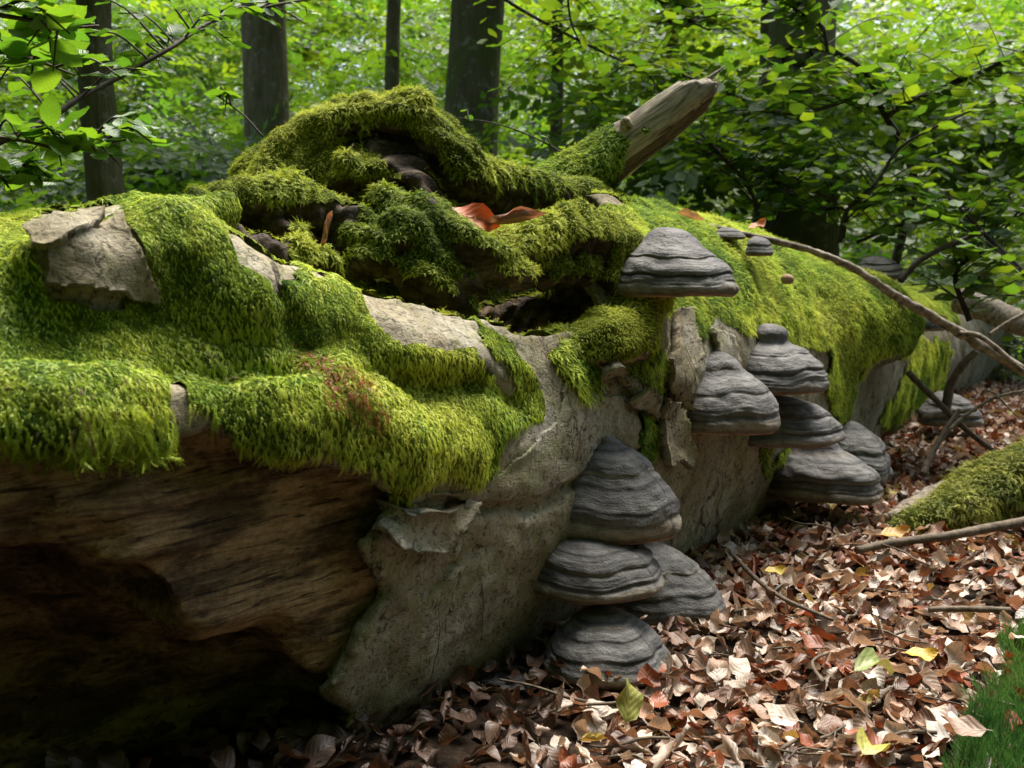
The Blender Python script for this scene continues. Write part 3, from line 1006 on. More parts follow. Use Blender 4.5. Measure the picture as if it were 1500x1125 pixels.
SV, SQ, SN = make_stub()
sp_r = np.random.default_rng(12)
s_a, s_b = P(818, 290, 2.05), P(1016, 141, 1.98)
s_ax = (s_b - s_a) / np.linalg.norm(s_b - s_a)
for k in range(7):
    off = sp_r.normal(0, 0.016, 3)
    p0 = s_b + off + s_ax * sp_r.uniform(-0.03, 0.01)
    L_ = sp_r.uniform(0.04, 0.075)
    v_, f_ = tube([p0, p0 + s_ax * L_ * 0.5 + off * 0.1, p0 + s_ax * L_ + off * 0.25], [sp_r.uniform(0.007, 0.013), 0.006, 0.0008], 6, 0.4, k)
    link('splinter', make_mesh('splinter', to_local(v_), f_, [M_STUB], attrs={'tint': ('FLOAT_VECTOR', np.full((len(v_), 3), 0.2))}), log)
kn = P(918, 184, 1.975)
kv, kf = tube([kn + np.array([0.0, 0.03, -0.02]), kn, kn + np.array([-0.004, -0.012, 0.008]), kn + np.array([-0.006, -0.018, 0.012])], [0.018, 0.014, 0.010, 0.004], 12, 0.4, 2)
link('knot', make_mesh('knot', to_local(kv), kf, [M_STUB], attrs={'tint': ('FLOAT_VECTOR', np.zeros((len(kv), 3)))}), log)

# ------------------------------------------------------------------ moss
def frond(L, n, wid, droop, seed, upright=0.6):
    """a feathery moss shoot: drooping stem with paired leaflets; lc.x runs 0..1 to the tip"""
    r = np.random.default_rng(seed)
    V, T, lc = [], [], []
    t = np.linspace(0, 1, 5)
    path = np.stack([L * (0.35 + 0.65 * t) * t, 0.12 * L * np.sin(t * 2.2 + r.uniform(-1, 1)) * t, L * (upright * t - droop * t * t)], 1)

    def pt(u):
        return np.array([np.interp(u, t, path[:, k]) for k in range(3)])
    for i in range(4):
        a, b = path[i], path[i + 1]
        w0, w1 = 0.028 * L * (1 - t[i] * 0.7), 0.028 * L * (1 - t[i + 1] * 0.9)
        s = len(V)
        V += [a + [0, -w0, 0], a + [0, w0, 0], b + [0, w1, 0], b + [0, -w1, 0]]
        lc += [t[i], t[i], t[i + 1], t[i + 1]]
        T += [[s, s + 1, s + 2], [s, s + 2, s + 3]]
    for i in range(n):
        u = 0.12 + 0.86 * i / n
        p = pt(u); d = pt(min(u + 0.05, 1)) - pt(u - 0.05); d /= np.linalg.norm(d)
        for sgn in (-1, 1):
            ll = wid * L * (1 - 0.55 * u) * r.uniform(0.7, 1.2)
            q = d * 0.75 + np.array([0, sgn * 0.75, 0]) + np.array([0, 0, r.uniform(-0.25, 0.5)])
            q /= np.linalg.norm(q)
            nrm = np.cross(q, [0, 0, 1.0]); nrm /= np.linalg.norm(nrm) + 1e-9
            ww = 0.10 * ll
            s = len(V)
            V += [p - nrm * ww * 0.4, p + q * ll * 0.45 + nrm * ww, p + q * ll, p + q * ll * 0.45 - nrm * ww]
            lc += [u * 0.8, u * 0.8 + 0.15, min(u + 0.3, 1), u * 0.8 + 0.15]
            T += [[s, s + 1, s + 2], [s, s + 2, s + 3]]
    lc = np.stack([np.array(lc), np.zeros(len(lc)), np.zeros(len(lc))], 1)
    return np.array(V), [np.array(T)], lc, 0


FR_LONG = [frond(1.0, 13, 0.20, 0.75, 1), frond(1.0, 12, 0.24, 0.95, 2), frond(1.0, 14, 0.17, 0.6, 3, 0.45)]
FR_SHORT = [frond(1.0, 9, 0.32, 0.35, 4, 0.9), frond(1.0, 9, 0.30, 0.5, 5, 0.8), frond(1.0, 8, 0.36, 0.2, 6, 1.1)]

GREEN = np.array([[0.11, 0.23, 0.016], [0.33, 0.46, 0.028], [0.60, 0.66, 0.075]])


def moss_tint(p, bias=0.0, seed=0, sat=GREEN):
    n = 0.5 + 0.8 * fbm(p, 6, 3, 20 + seed) + 0.35 * fbm(p, 30, 2, 25 + seed) + bias + RNG.normal(0, 0.16, len(p))
    n = np.clip(n, 0, 1)
    a = np.clip(n * 2, 0, 1)[:, None]; b = np.clip(n * 2 - 1, 0, 1)[:, None]
    c = sat[0] * (1 - a) + sat[1] * a
    return c * (1 - b) + sat[2] * b


def sample_faces(V, Q, N, wgt, dens):
    area = 0.5 * np.linalg.norm(np.cross(V[Q[:, 2]] - V[Q[:, 0]], V[Q[:, 3]] - V[Q[:, 1]]), axis=1)
    pr = area * wgt[Q].mean(1)
    tot = pr.sum()
    n = int(tot * dens)
    f = RNG.choice(len(Q), n, p=pr / tot)
    a, b = RNG.random((2, n, 1))
    q = Q[f]
    mixv = lambda A: (A[q[:, 0]] * (1 - a) + A[q[:, 1]] * a) * (1 - b) + (A[q[:, 3]] * (1 - a) + A[q[:, 2]] * a) * b
    nn = mixv(N)
    return mixv(V), nn / (np.linalg.norm(nn, axis=1, keepdims=True) + 1e-9)


def moss_object(name, V, Q, N, mask, length, dens, fronds, label, thick=0.012, bias=0.0, seed=0, hang=0.8, red=None, pal=GREEN):
    """mask per vertex 0..1; base cushion displaced from the surface plus shoots growing on it"""
    mask = smooth_scalar(mask.astype(float), Q, 2)
    keep = mask[Q].min(1) > 0.25
    q = Q[keep]
    used, inv = np.unique(q, return_inverse=True)
    q = inv.reshape(q.shape)
    v, n, m = V[used].copy(), N[used], mask[used]
    lump = 0.55 + 1.1 * fbm(v, 13, 3, 30 + seed) + 0.5 * fbm(v, 40, 2, 31 + seed)
    tk = thick * np.clip((m - 0.25) / 0.6, 0, 1) * np.clip(lump, 0.08, 1.8)
    v = v + n * tk[:, None]
    v[:, 2] -= 0.25 * tk * (1 - np.abs(n[:, 2]))
    n2 = vert_normals(v, q)
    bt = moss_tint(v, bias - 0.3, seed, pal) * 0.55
    pts, pn = sample_faces(v, q, n2, np.clip(m * 1.3, 0, 1), dens)
    k = len(pts)
    down = np.array([0, 0, -1.0]) - pn * (-pn[:, 2])[:, None]
    rnd = RNG.normal(0, 1, (k, 3)); rnd -= pn * (rnd * pn).sum(1)[:, None]
    rnd /= np.linalg.norm(rnd, axis=1, keepdims=True) + 1e-9
    steep = np.sqrt(np.clip(1 - pn[:, 2] ** 2, 0, 1))[:, None]
    xa = np.array([0, 0, -1.0]) * hang * (0.25 + 1.3 * steep) + rnd * 0.8 * (0.55 + 0.45 * np.clip(pn[:, 2:3] + 0.6, 0, 1))
    dn = (xa * pn).sum(1)
    xa -= pn * np.where(dn < 0, dn, dn * 0.25)[:, None]
    xa /= np.linalg.norm(xa, axis=1, keepdims=True) + 1e-9
    za = pn + RNG.normal(0, 0.40, (k, 3)); za -= xa * (za * xa).sum(1)[:, None]
    za /= np.linalg.norm(za, axis=1, keepdims=True) + 1e-9
    ya = np.cross(za, xa)
    rot = euler_from_axes(xa, ya, za)
    ppx, ppy, dd = project(pts)
    ln = length(ppx, ppy) * RNG.uniform(0.5, 1.3, k) * np.clip(0.85 + 0.9 * fbm(pts, 13, 3, 60 + seed), 0.45, 1.5)
    tint = moss_tint(pts, bias, seed, pal)
    if red is not None:
        rr = np.clip(-poly_sd(ppx, ppy, red) / 18 + fbm(pts, 40, 2, 5) * 1.3, 0, 1)[:, None] * (RNG.random((k, 1)) < 0.92)
        tint = tint * (1 - rr) + np.array([0.30, 0.085, 0.015]) * rr
    brown = RNG.random((k, 1)) < np.clip(0.02 + 0.35 * (fbm(pts, 10, 3, 90 + seed) - 0.25), 0.015, 0.5)[:, None]
    tint = np.where(brown, np.array([0.19, 0.15, 0.05]), tint)
    tid = RNG.integers(1, len(fronds) + 1, k)
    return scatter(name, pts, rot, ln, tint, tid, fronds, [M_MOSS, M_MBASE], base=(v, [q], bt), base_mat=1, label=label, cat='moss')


lpx, lpy, lpd = project(LOGV)
lnz = LOGN[:, 2]
facing = (LOGN * (EYE - LOGV)).sum(1) > -0.03 * np.linalg.norm(EYE - LOGV, axis=1)
jit = 12 * fbm(LOGV, 22, 3, 40)


def inpoly(poly, grow=0.0):
    return (poly_sd(lpx, lpy, poly) + jit - grow) < 0


loc = to_local(LOGV)
isbark = np.arange(len(LOGV)) < len(WB)
outer = np.hypot(loc[:, 1], loc[:, 2]) > 0.2

NEAR = [(-400, 200), (60, 200), (170, 200), (320, 220), (360, 345), (395, 425), (425, 395), (470, 375), (530, 425), (575, 480), (640, 500), (690, 470), (745, 495), (775, 530), (805, 600), (800, 625), (740, 640), (732, 690), (690, 712), (640, 705), (600, 745), (575, 735), (555, 690), (470, 660), (385, 672), (335, 630), (290, 600), (255, 580), (255, 640), (200, 695), (130, 670), (60, 735), (-400, 740)]
NEARX = [[(335, 345), (390, 350), (440, 388), (428, 412), (395, 412), (350, 385)], [(395, 415), (408, 412), (420, 450), (408, 455)], [(455, 392), (468, 395), (478, 440), (468, 445)],
         [(45, 330), (105, 268), (178, 290), (182, 325), (228, 442), (165, 440), (72, 425), (60, 375)],
         [(495, 388), (540, 390), (562, 430), (690, 474), (705, 500), (660, 515), (585, 502), (548, 462)],
         [(695, 500), (740, 530), (760, 590), (725, 560)],
         [(230, 540), (262, 560), (280, 600), (255, 600)]]
m_near = inpoly(NEAR) & (lpd < 1.6) & (loc[:, 1] < 0.25) & isbark
for x in NEARX:
    m_near &= ~inpoly(x)
m_near |= isbark & (lnz > 0.2) & ~facing & (loc[:, 0] < 0.1) & outer
nl = lambda x, y: np.interp(x, [-200, 100, 300, 700, 900], [0.0165, 0.0155, 0.0138, 0.013, 0.012]) * np.where((y > 590) & (x < 330), 1.9, np.where(y > 520, 1.15, 0.8))
allV, allQ, allN = LOGV, LOGQ, LOGN
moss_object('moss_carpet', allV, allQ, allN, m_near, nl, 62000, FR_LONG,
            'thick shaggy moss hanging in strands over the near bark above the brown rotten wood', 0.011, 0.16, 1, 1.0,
            red=[(405, 500), (470, 505), (540, 545), (575, 600), (555, 645), (500, 610), (440, 550)])

BURLX = [[(475, 212), (520, 190), (600, 190), (648, 225), (655, 285), (615, 295), (570, 240), (540, 222)],
         [(335, 305), (420, 295), (470, 305), (530, 300), (520, 325), (430, 335), (420, 400), (330, 380)],
         [(600, 235), (655, 255), (640, 300), (590, 275)],
         [(700, 450), (760, 430), (880, 440), (860, 470), (800, 495), (740, 490), (690, 470)]]
burl_zone = ~isbark & (loc[:, 0] > -0.4) & (loc[:, 0] < 0.95) & (loc[:, 2] > 0.06)
m_burl = burl_zone & ((lnz > -0.25) | (lpy < 260))
for x in BURLX:
    m_burl &= ~(inpoly(x) & facing)
arch = [(375, 250), (440, 160), (530, 110), (620, 120), (680, 190), (700, 240), (660, 260), (640, 200), (590, 175), (530, 168), (480, 188), (470, 215), (440, 250), (380, 275)]
m_burl |= burl_zone & inpoly(arch, 4)
m_burl &= (fbm(LOGV, 14, 2, 44) > -0.25) | inpoly(arch, 8) | (lnz > 0.35)
m_burl |= ~isbark & inpoly([(815, 525), (850, 480), (900, 462), (965, 462), (960, 525), (880, 530)]) & (lnz > -0.5) & (lpd < 1.9)
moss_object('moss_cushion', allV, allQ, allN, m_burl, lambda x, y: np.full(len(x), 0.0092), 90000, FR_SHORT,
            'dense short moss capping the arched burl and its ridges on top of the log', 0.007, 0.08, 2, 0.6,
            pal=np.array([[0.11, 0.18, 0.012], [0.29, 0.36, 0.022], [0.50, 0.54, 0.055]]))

RIGHT = [(800, 520), (850, 480), (900, 470), (880, 300), (950, 295), (1100, 310), (1250, 350), (1350, 420), (1352, 520), (1310, 520), (1262, 535), (1242, 625), (1212, 600), (1210, 520), (1090, 490), (1050, 470), (1030, 500), (1000, 480), (985, 455), (960, 470), (975, 575), (950, 570), (925, 555), (905, 530), (870, 520), (885, 590), (850, 592), (825, 560)]
m_right = inpoly(RIGHT) & isbark & (loc[:, 0] > 0.15)
m_right |= isbark & inpoly([(935, 590), (960, 600), (958, 650), (945, 690), (930, 640)], 4) & facing
m_right |= isbark & inpoly([(1115, 655), (1150, 650), (1150, 700), (1120, 700)], 2) & facing & (fbm(LOGV, 30, 2, 3) > -0.1)
m_right |= isbark & inpoly([(1340, 500), (1385, 500), (1380, 580), (1330, 600), (1310, 640), (1290, 620), (1330, 540)], 3)
m_right |= isbark & (lnz > 0.15) & ~facing & (loc[:, 0] >= 0.1) & (loc[:, 0] < 2.6) & outer
m_right |= isbark & (lnz > 0.45) & (loc[:, 0] >= 2.6) & (fbm(LOGV, 6, 2, 3) > -0.2)
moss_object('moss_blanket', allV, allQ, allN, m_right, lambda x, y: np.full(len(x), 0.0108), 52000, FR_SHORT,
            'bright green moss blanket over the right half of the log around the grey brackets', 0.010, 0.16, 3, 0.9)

spx, spy, sdp = project(SV)
jits = 12 * fbm(SV, 25, 3, 41)
m_st = (poly_sd(spx, spy, [(750, 280), (830, 220), (905, 188), (925, 205), (905, 240), (912, 310), (800, 320)]) + jits) < 0
m_st |= (poly_sd(spx, spy, [(938, 187), (950, 182), (953, 193), (942, 198)]) + jits * 0.3) < 0
m_st |= (SN[:, 2] > 0.3) & (spx < 900)
moss_object('moss_tuft', SV, SQ, SN, m_st, lambda x, y: np.full(len(x), 0.009), 70000, FR_SHORT,
            'olive moss wrapped round the foot of the snapped limb stub', 0.006, -0.1, 4, 0.6)

# ------------------------------------------------------------------ bracket fungi
def fungus(xl, xr, yt, yb, label, d=None, prot=1.25, apex_h=1.0, pw=0.9, tiers=(0.3, 0.55, 0.78), knob=None, seed=0, lobes=0.06,
           dark=1.0, tilt=0.0, name='bracket_fungus', tan=0.5, ay=None, size_back=0.5, moss=False):
    """hoof shaped bracket: grey tiered crust over a flat pore surface"""
    r = np.random.default_rng(100 + seed)
    ymid = ay if ay is not None else (yt * 0.35 + yb * 0.65)
    xa = xl + (xr - xl) * 0.33
    if d is None:
        h, _ = hit(xa, ymid, True)
        d0 = (h - EYE) @ CF
    else:
        d0 = d
    Wm = (xr - xl) * d0 / FPX
    a = Wm / (0.568 + math.sqrt(0.3226 + (prot * 0.823) ** 2))
    D = a * prot
    xa = xl + a * 0.568 * FPX / d0
    if d is None:
        h, _ = hit(xa, ymid, True)
        d0 = (h - EYE) @ CF
    base = P(xa, ymid, d0)
    fr = base + AN * D * 0.8
    dfr = (fr - EYE) @ CF
    zb = P(xa, yb, dfr)[2]
    zt = P(xa, yt, d0)[2]
    Hh = zt - zb
    nt, nth = 84, 112
    t = np.linspace(0, 1, nt)
    th = np.linspace(0, 2 * np.pi, nth, endpoint=False)
    TT, TH = np.meshgrid(t, th, indexing='ij')
    TQ = np.minimum(TT / 0.88, 1)
    rho = np.sin(TQ * np.pi / 2) ** (pw * 0.9) * (0.94 + 0.06 * TQ) + 0.035 * np.sin(np.clip((TT - 0.8) / 0.2, 0, 1) * np.pi)
    zeta = (1 - TT ** 1.25)
    ed = [0.0] + list(tiers) + [1.0]
    step = np.zeros_like(TT); groove = np.zeros_like(TT)
    wob = 0.018 * np.sin(TH * 3 + seed) + 0.014 * np.sin(TH * 5 + 2 * seed) + 0.01 * np.sin(TH * 9 + 3 * seed)
    Tw = TT + wob * np.clip(TT * 2, 0, 1) * np.clip((1 - TT) * 8, 0, 1)
    for k in range(len(ed) - 1):
        u = (Tw - ed[k]) / (ed[k + 1] - ed[k])
        ins = (u >= 0) & (u < 1)
        wd = ed[k + 1] - ed[k]
        step += np.where(ins, (np.clip(u, 0, 1) ** 0.5 * (1 - np.clip(u, 0, 1) ** 6)) * wd * 0.24, 0)
        groove = np.maximum(groove, np.where(ins, np.exp(-(np.minimum(u, 1.0) * wd / 0.012) ** 2) * (k > 0), 0))
    fine = 0.004 * np.sin(Tw * 60 + 3 * np.sin(Tw * 17) + 2 * np.sin(TH * 2)) * np.clip(TT * 3, 0, 1)
    ang = 1 + lobes * np.sin(TH * 2 + seed * 1.7) + lobes * 0.7 * np.sin(TH * 3 + seed * 2.9) + 0.4 * lobes * np.sin(TH * 6 + seed)
    rr = rho * ang + (step + fine)
    ca, sa = np.cos(TH), np.sin(TH)          # angle from outward direction
    Df = np.where(ca > 0, D, D * size_back)
    x = rr * a * sa
    y = rr * Df * ca
    z = Hh * zeta
    z = z - 0.02 * Hh * step * 4
    if knob:
        kz = np.exp(-(TT / knob[0]) ** 2)
        z = z + kz * knob[1] * Hh
        pinch = 1 - knob[2] * np.exp(-((TT - knob[0] * 1.15) / (knob[0] * 0.45)) ** 2)
        x, y = x * pinch, y * pinch
    up = np.array([0, 0, 1.0])
    org_ = np.array([base[0], base[1], zb])
    V = (x[..., None] * AX + y[..., None] * AN + z[..., None] * up)
    nz = fbm(V.reshape(-1, 3) + seed, 22, 3, seed).reshape(TT.shape)
    nz2 = fbm(V.reshape(-1, 3) + seed, 70, 2, seed + 3).reshape(TT.shape)
    outd = ca[..., None] * AN + sa[..., None] * AX + 0.5 * up
    V = V + outd * ((0.055 * nz + 0.018 * nz2) * a * np.clip(TT * 3, 0.2, 1))[..., None]
    V = V - up * (tilt * y)[..., None]
    V[0] = V[0].mean(0)
    # colour bands
    g = 0.085 + 0.025 * nz + 0.03 * np.sin(Tw * 31 + seed) + 0.02 * np.sin(Tw * 67 + seed)
    g = g + 0.014 * np.sin(Tw * 110 + 4 * nz) + 0.010 * np.sin(Tw * 190 + 2 * nz)
    col = np.stack([g * 0.90, g * 0.87, g * 0.84], -1)
    tanb = np.exp(-((Tw - 0.91) / 0.055) ** 2) * min(1, tan * 1.3) + np.exp(-((Tw - tiers[0] + 0.02) / 0.02) ** 2) * tan * 0.7
    tanb = np.clip(tanb, 0, 1)[..., None]
    col = col * (1 - tanb) + np.array([0.30, 0.25, 0.175]) * tanb
    rim = np.exp(-((TT - 1.0) / 0.022) ** 2)[..., None]
    col = col * (1 - rim) + np.array([0.13, 0.065, 0.03]) * rim
    lite = np.clip(np.sin(Tw * 55 + seed * 3) * 0.5 + 0.2 + nz, 0, 1)[..., None] * 0.35
    col = col * (1 - lite) + np.array([0.20, 0.19, 0.175]) * lite
    col = col * (1 - 0.4 * groove[..., None]) * dark
    i, j = np.meshgrid(np.arange(nt - 1), np.arange(nth), indexing='ij')
    j2 = (j + 1) % nth
    Q = np.stack([i * nth + j, (i + 1) * nth + j, (i + 1) * nth + j2, i * nth + j2], -1).reshape(-1, 4)
    lc = np.stack([TH * 2, Tw, np.zeros_like(TT) + seed], -1).reshape(-1, 3)
    ob = link(name, None, label=label, cat='fungus', group='bracket fungi growing on the fallen log', loc=org_)
    cap = link('cap', make_mesh('cap', V.reshape(-1, 3), Q, [M_FUN], attrs={'tint': ('FLOAT_VECTOR', col.reshape(-1, 3)), 'lc': ('FLOAT_VECTOR', lc)}), ob)
    # underside
    rim_v = V[-1]
    ctr = rim_v.mean(0)
    rings = []
    for f, dz in ((1.0, 0.0), (0.975, -0.035), (0.93, -0.045), (0.7, -0.02), (0.4, -0.01), (0.02, -0.01)):
        rings.append(ctr + (rim_v - ctr) * f + up * dz * Hh * 0.6)
    U = np.concatenate(rings)
    n = len(rings)
    i, j = np.meshgrid(np.arange(n - 1), np.arange(nth), indexing='ij')
    j2 = (j + 1) % nth
    Q2 = np.stack([i * nth + j, (i + 1) * nth + j, (i + 1) * nth + j2, i * nth + j2], -1).reshape(-1, 4)
    link('pore_surface', make_mesh('pore_surface', U, Q2, [M_PORE]), ob)
    ob['apex'] = [float(q) for q in org_ + V[0, 0]]
    return ob


fungus(920, 1068, 348, 432, 'grey bracket fungus highest on the log, wide with a pale underside, beside the moss ledge', tiers=(0.45, 0.72, 0.84), seed=1, prot=1.15, pw=0.75, knob=(0.22, 0.18, 0.1), tan=0.35)
fungus(1078, 1207, 494, 572, 'tiered grey bracket fungus with a round knob on top, upper right of the middle cluster', tiers=(0.38, 0.66, 0.84), seed=2, prot=1.15, pw=0.72, knob=(0.18, 0.28, 0.35), tan=0.15)
fungus(1000, 1138, 524, 630, 'hump topped grey bracket fungus at the left of the middle cluster', tiers=(0.26, 0.55, 0.83), seed=3, prot=1.2, pw=0.95, knob=(0.25, 0.12, 0.1), tan=0.5)
fungus(1085, 1217, 578, 650, 'broad flat grey bracket fungus lowest in the middle cluster, half behind the hump topped one', tiers=(0.5, 0.78), seed=4, prot=1.2, pw=0.75, tan=0.25, d=None)
fungus(1150, 1272, 645, 730, 'stubby grey bracket fungus with green algae near the leaf litter', tiers=(0.3, 0.72, 0.86), seed=5, prot=1.2, pw=0.85, knob=(0.2, 0.15, 0.2), size_back=1.0, lobes=0.09, d=2.40, tan=0.45)
fungus(1215, 1305, 615, 705, 'smooth dark grey bracket fungus with a hole, just right of the stubby one', tiers=(0.6, 0.85), seed=6, d=2.66, prot=1.2, pw=1.1, lobes=0.1, tan=0.1)
fungus(832, 987, 640, 785, 'large bell shaped grey bracket fungus with a pointed horn, in the centre of the log', tiers=(0.42, 0.52, 0.85), seed=7, prot=1.15, pw=1.0, tan=0.6, lobes=0.04)
fungus(800, 960, 772, 868, 'shaded dark bracket fungus with a pale rim directly below the large bell shaped one', tiers=(0.6, 0.82), seed=8, prot=1.15, pw=0.85, tan=0.6, d=1.58, size_back=0.8, dark=0.9, lobes=0.05)
fungus(905, 1055, 790, 920, 'steep dark grey bracket fungus above the litter, right of the shaded one', tiers=(0.4, 0.62, 0.84), seed=9, prot=1.2, pw=1.05, tan=0.5, d=1.78, size_back=1.3, lobes=0.05)
fungus(828, 975, 884, 990, 'conical banded bracket fungus lowest on the log, just above the leaf litter', tiers=(0.3, 0.45, 0.7), seed=10, prot=1.15, pw=1.0, tan=0.6, d=1.52, size_back=0.7, lobes=0.05)
fungus(690, 805, 985, 1026, 'dim brown bracket fungus deep in the shade under the log', tiers=(0.5,), seed=11, prot=1.1, pw=0.8, tan=0.9, d=1.5)
fungus(1048, 1088, 333, 350, 'small flat grey bracket fungus on top of the log beside the long branch', tiers=(0.5,), seed=12, prot=1.0, pw=0.8, tan=0.1, d=2.3)
fungus(1093, 1130, 346, 374, 'small round grey bracket fungus in the moss below the fallen branch', tiers=(0.6,), seed=13, prot=1.0, pw=0.6, tan=0.1, d=2.25)
fungus(1255, 1320, 374, 408, 'grey bracket fungus on the far side behind the fallen branch', tiers=(0.5, 0.75), seed=14, prot=1.1, pw=0.8, tan=0.2, d=3.1)
fungus(1340, 1380, 466, 484, 'thin brown bracket fungus on the far bulge of the log, under the branch', tiers=(0.5,), seed=15, prot=1.1, pw=0.8, tan=0.8, d=3.3)
fungus(1350, 1428, 572, 622, 'far grey bracket fungus behind the tangle of dead twigs', tiers=(0.45, 0.8), seed=16, prot=1.1, pw=0.9, tan=0.3, d=3.55)
# horn on the large bell
bell = [o for o in COL.objects if o.name.startswith('bracket_fungus') and 'pointed horn' in o.get('label', '')][0]
hb = np.array(bell['apex'])
hv, hf = tube(spline([hb + np.array([0.016, 0.0, -0.03]), hb + np.array([0.004, -0.004, -0.006]), hb + np.array([-0.016, -0.010, 0.018]), hb + np.array([-0.034, -0.012, 0.032])], 10), np.array([0.022, 0.020, 0.017, 0.014, 0.011, 0.009, 0.007, 0.005, 0.003, 0.001]), 12, 0.3, 3)
link('horn', make_mesh('horn', hv - np.array(bell.location), hf, [M_FUN], attrs={'tint': ('FLOAT_VECTOR', np.full((len(hv), 3), 0.16)), 'lc': ('FLOAT_VECTOR', hv * 30)}), bell)

# ------------------------------------------------------------------ leaf shapes
def leaf_shape(nx=7, fold=0.15, wave=0.06, curl=0.0, roll=0.0, twist=0.0, wid=0.30, seed=0, ny=2, stem=0.12):
    """beech leaf, unit length along x from the stalk; lc = (x, y)"""
    r = np.random.default_rng(seed)
    u = np.linspace(0, 1, nx)
    hw = wid * np.sin(np.pi * np.clip(u, 0, 1) ** 0.85) ** 0.75
    hw[0] = 0.012; hw[-1] = 0.004
    v = np.linspace(-1, 1, 2 * ny + 1)
    U, Vv = np.meshgrid(u, v, indexing='ij')
    Y = Vv * hw[:, None]
    Z = fold * np.abs(Y) + wave * np.sin(U * 10 + seed) * np.abs(Vv) * hw[:, None] * 2 + 0.03 * np.sin(U * 5 + seed * 2) * Vv
    X = U.copy()
    if roll:
        th = Y * roll / 0.3
        Y, Z = np.sin(th) * 0.3 / roll, Z + (1 - np.cos(th)) * 0.3 / roll
    if twist:
        a = (U - 0.5) * twist
        Y, Z = Y * np.cos(a) - Z * np.sin(a), Y * np.sin(a) + Z * np.cos(a)
    if curl:
        a = (U - 0.3) * curl
        R = 1 / curl
        X, Z = np.sin(a) * (R - Z) + 0.3, R - np.cos(a) * (R - Z)
    V = np.stack([X, Y, Z], -1).reshape(-1, 3)
    lc = np.stack([U, Vv * hw[:, None] * 3, np.full_like(U, seed)], -1).reshape(-1, 3)
    m = 2 * ny + 1
    i, j = np.meshgrid(np.arange(nx - 1), np.arange(m - 1), indexing='ij')
    Q = np.stack([i * m + j, (i + 1) * m + j, (i + 1) * m + j + 1, i * m + j + 1], -1).reshape(-1, 4)
    if stem:
        s = len(V)
        z0 = V[ny]
        V = np.concatenate([V, z0 + [[0.02, -0.008, 0.002], [0.02, 0.008, 0.002], [-stem, 0.006, -0.01], [-stem, -0.006, -0.01]]])
        lc = np.concatenate([lc, np.zeros((4, 3))])
        Q = np.concatenate([Q, [[s, s + 1, s + 2, s + 3]]])
    return V, [Q], lc, 0


GREEN_LEAVES = [leaf_shape(7, 0.18, 0.07, 0.35, 0, 0.2, 0.31, 1, 1), leaf_shape(7, 0.30, 0.05, 0.7, 0, -0.3, 0.29, 2, 1), leaf_shape(7, 0.08, 0.08, 0.2, 0, 0.4, 0.33, 3, 1)]


def spray_shape(seed, n=16):
    """a flat beech twig with two ranks of leaves, about 0.45 m long"""
    r = np.random.default_rng(seed)
    Vs, Qs, Ls, o = [], [], [], 0
    for i in range(n):
        u = (i + 0.6) / n
        base = np.array([0.42 * u, 0.03 * math.sin(u * 5 + seed), 0.06 * u - 0.10 * u * u])
        side = 1 if i % 2 else -1
        for q in range(2 if u < 0.6 else 1):
            L = r.uniform(0.055, 0.085)
            off = side * (0.05 + 0.06 * q * (1 - u)) * r.uniform(0.4, 1.3)
            V, F, lc, _ = leaf_shape(4, r.uniform(0.05, 0.3), 0.05, r.uniform(0.1, 0.7), 0, r.uniform(-0.4, 0.4), 0.31, r.integers(99), 1, 0)
            az = side * r.uniform(0.5, 1.2)
            til = r.uniform(-0.5, 0.25); rl = r.uniform(-0.5, 0.5)
            M = np.array(Matrix.Rotation(az, 3, 'Z') @ Matrix.Rotation(-til, 3, 'Y') @ Matrix.Rotation(rl, 3, 'X'))
            V = (V * L) @ M.T + base + np.array([0, off * (q > 0), r.uniform(-0.02, 0.02)])
            Vs.append(V); Qs.append(F[0] + o); Ls.append(lc); o += len(V)
    V, F = tube([[0, 0, 0], [0.2, 0.02, 0.02], [0.42, 0, -0.04]], [0.003, 0.002, 0.001], 3, caps=False)
    Vs.append(V); Qs.append(F[0] + o); Ls.append(np.zeros((len(V), 3)))
    return np.concatenate(Vs), [np.concatenate(Qs)], np.concatenate(Ls), 0


SPRAYS = [spray_shape(s) for s in (1, 2, 3, 4)]


def leaf_tints(n, yellow=0.3, dark=1.0):
    a = RNG.random((n, 1))
    c = np.array([0.036, 0.105, 0.020]) * (1 - a) + np.array([0.075, 0.155, 0.022]) * a
    y = (RNG.random((n, 1)) < yellow) * RNG.random((n, 1))
    c = c * (1 - y) + np.array([0.12, 0.19, 0.022]) * y
    return c * dark


def rand_rot(n, tilt=0.35):
    az = RNG.uniform(0, 2 * np.pi, n)
    return np.stack([RNG.normal(0, tilt, n), RNG.normal(0.1, tilt, n), az], 1)


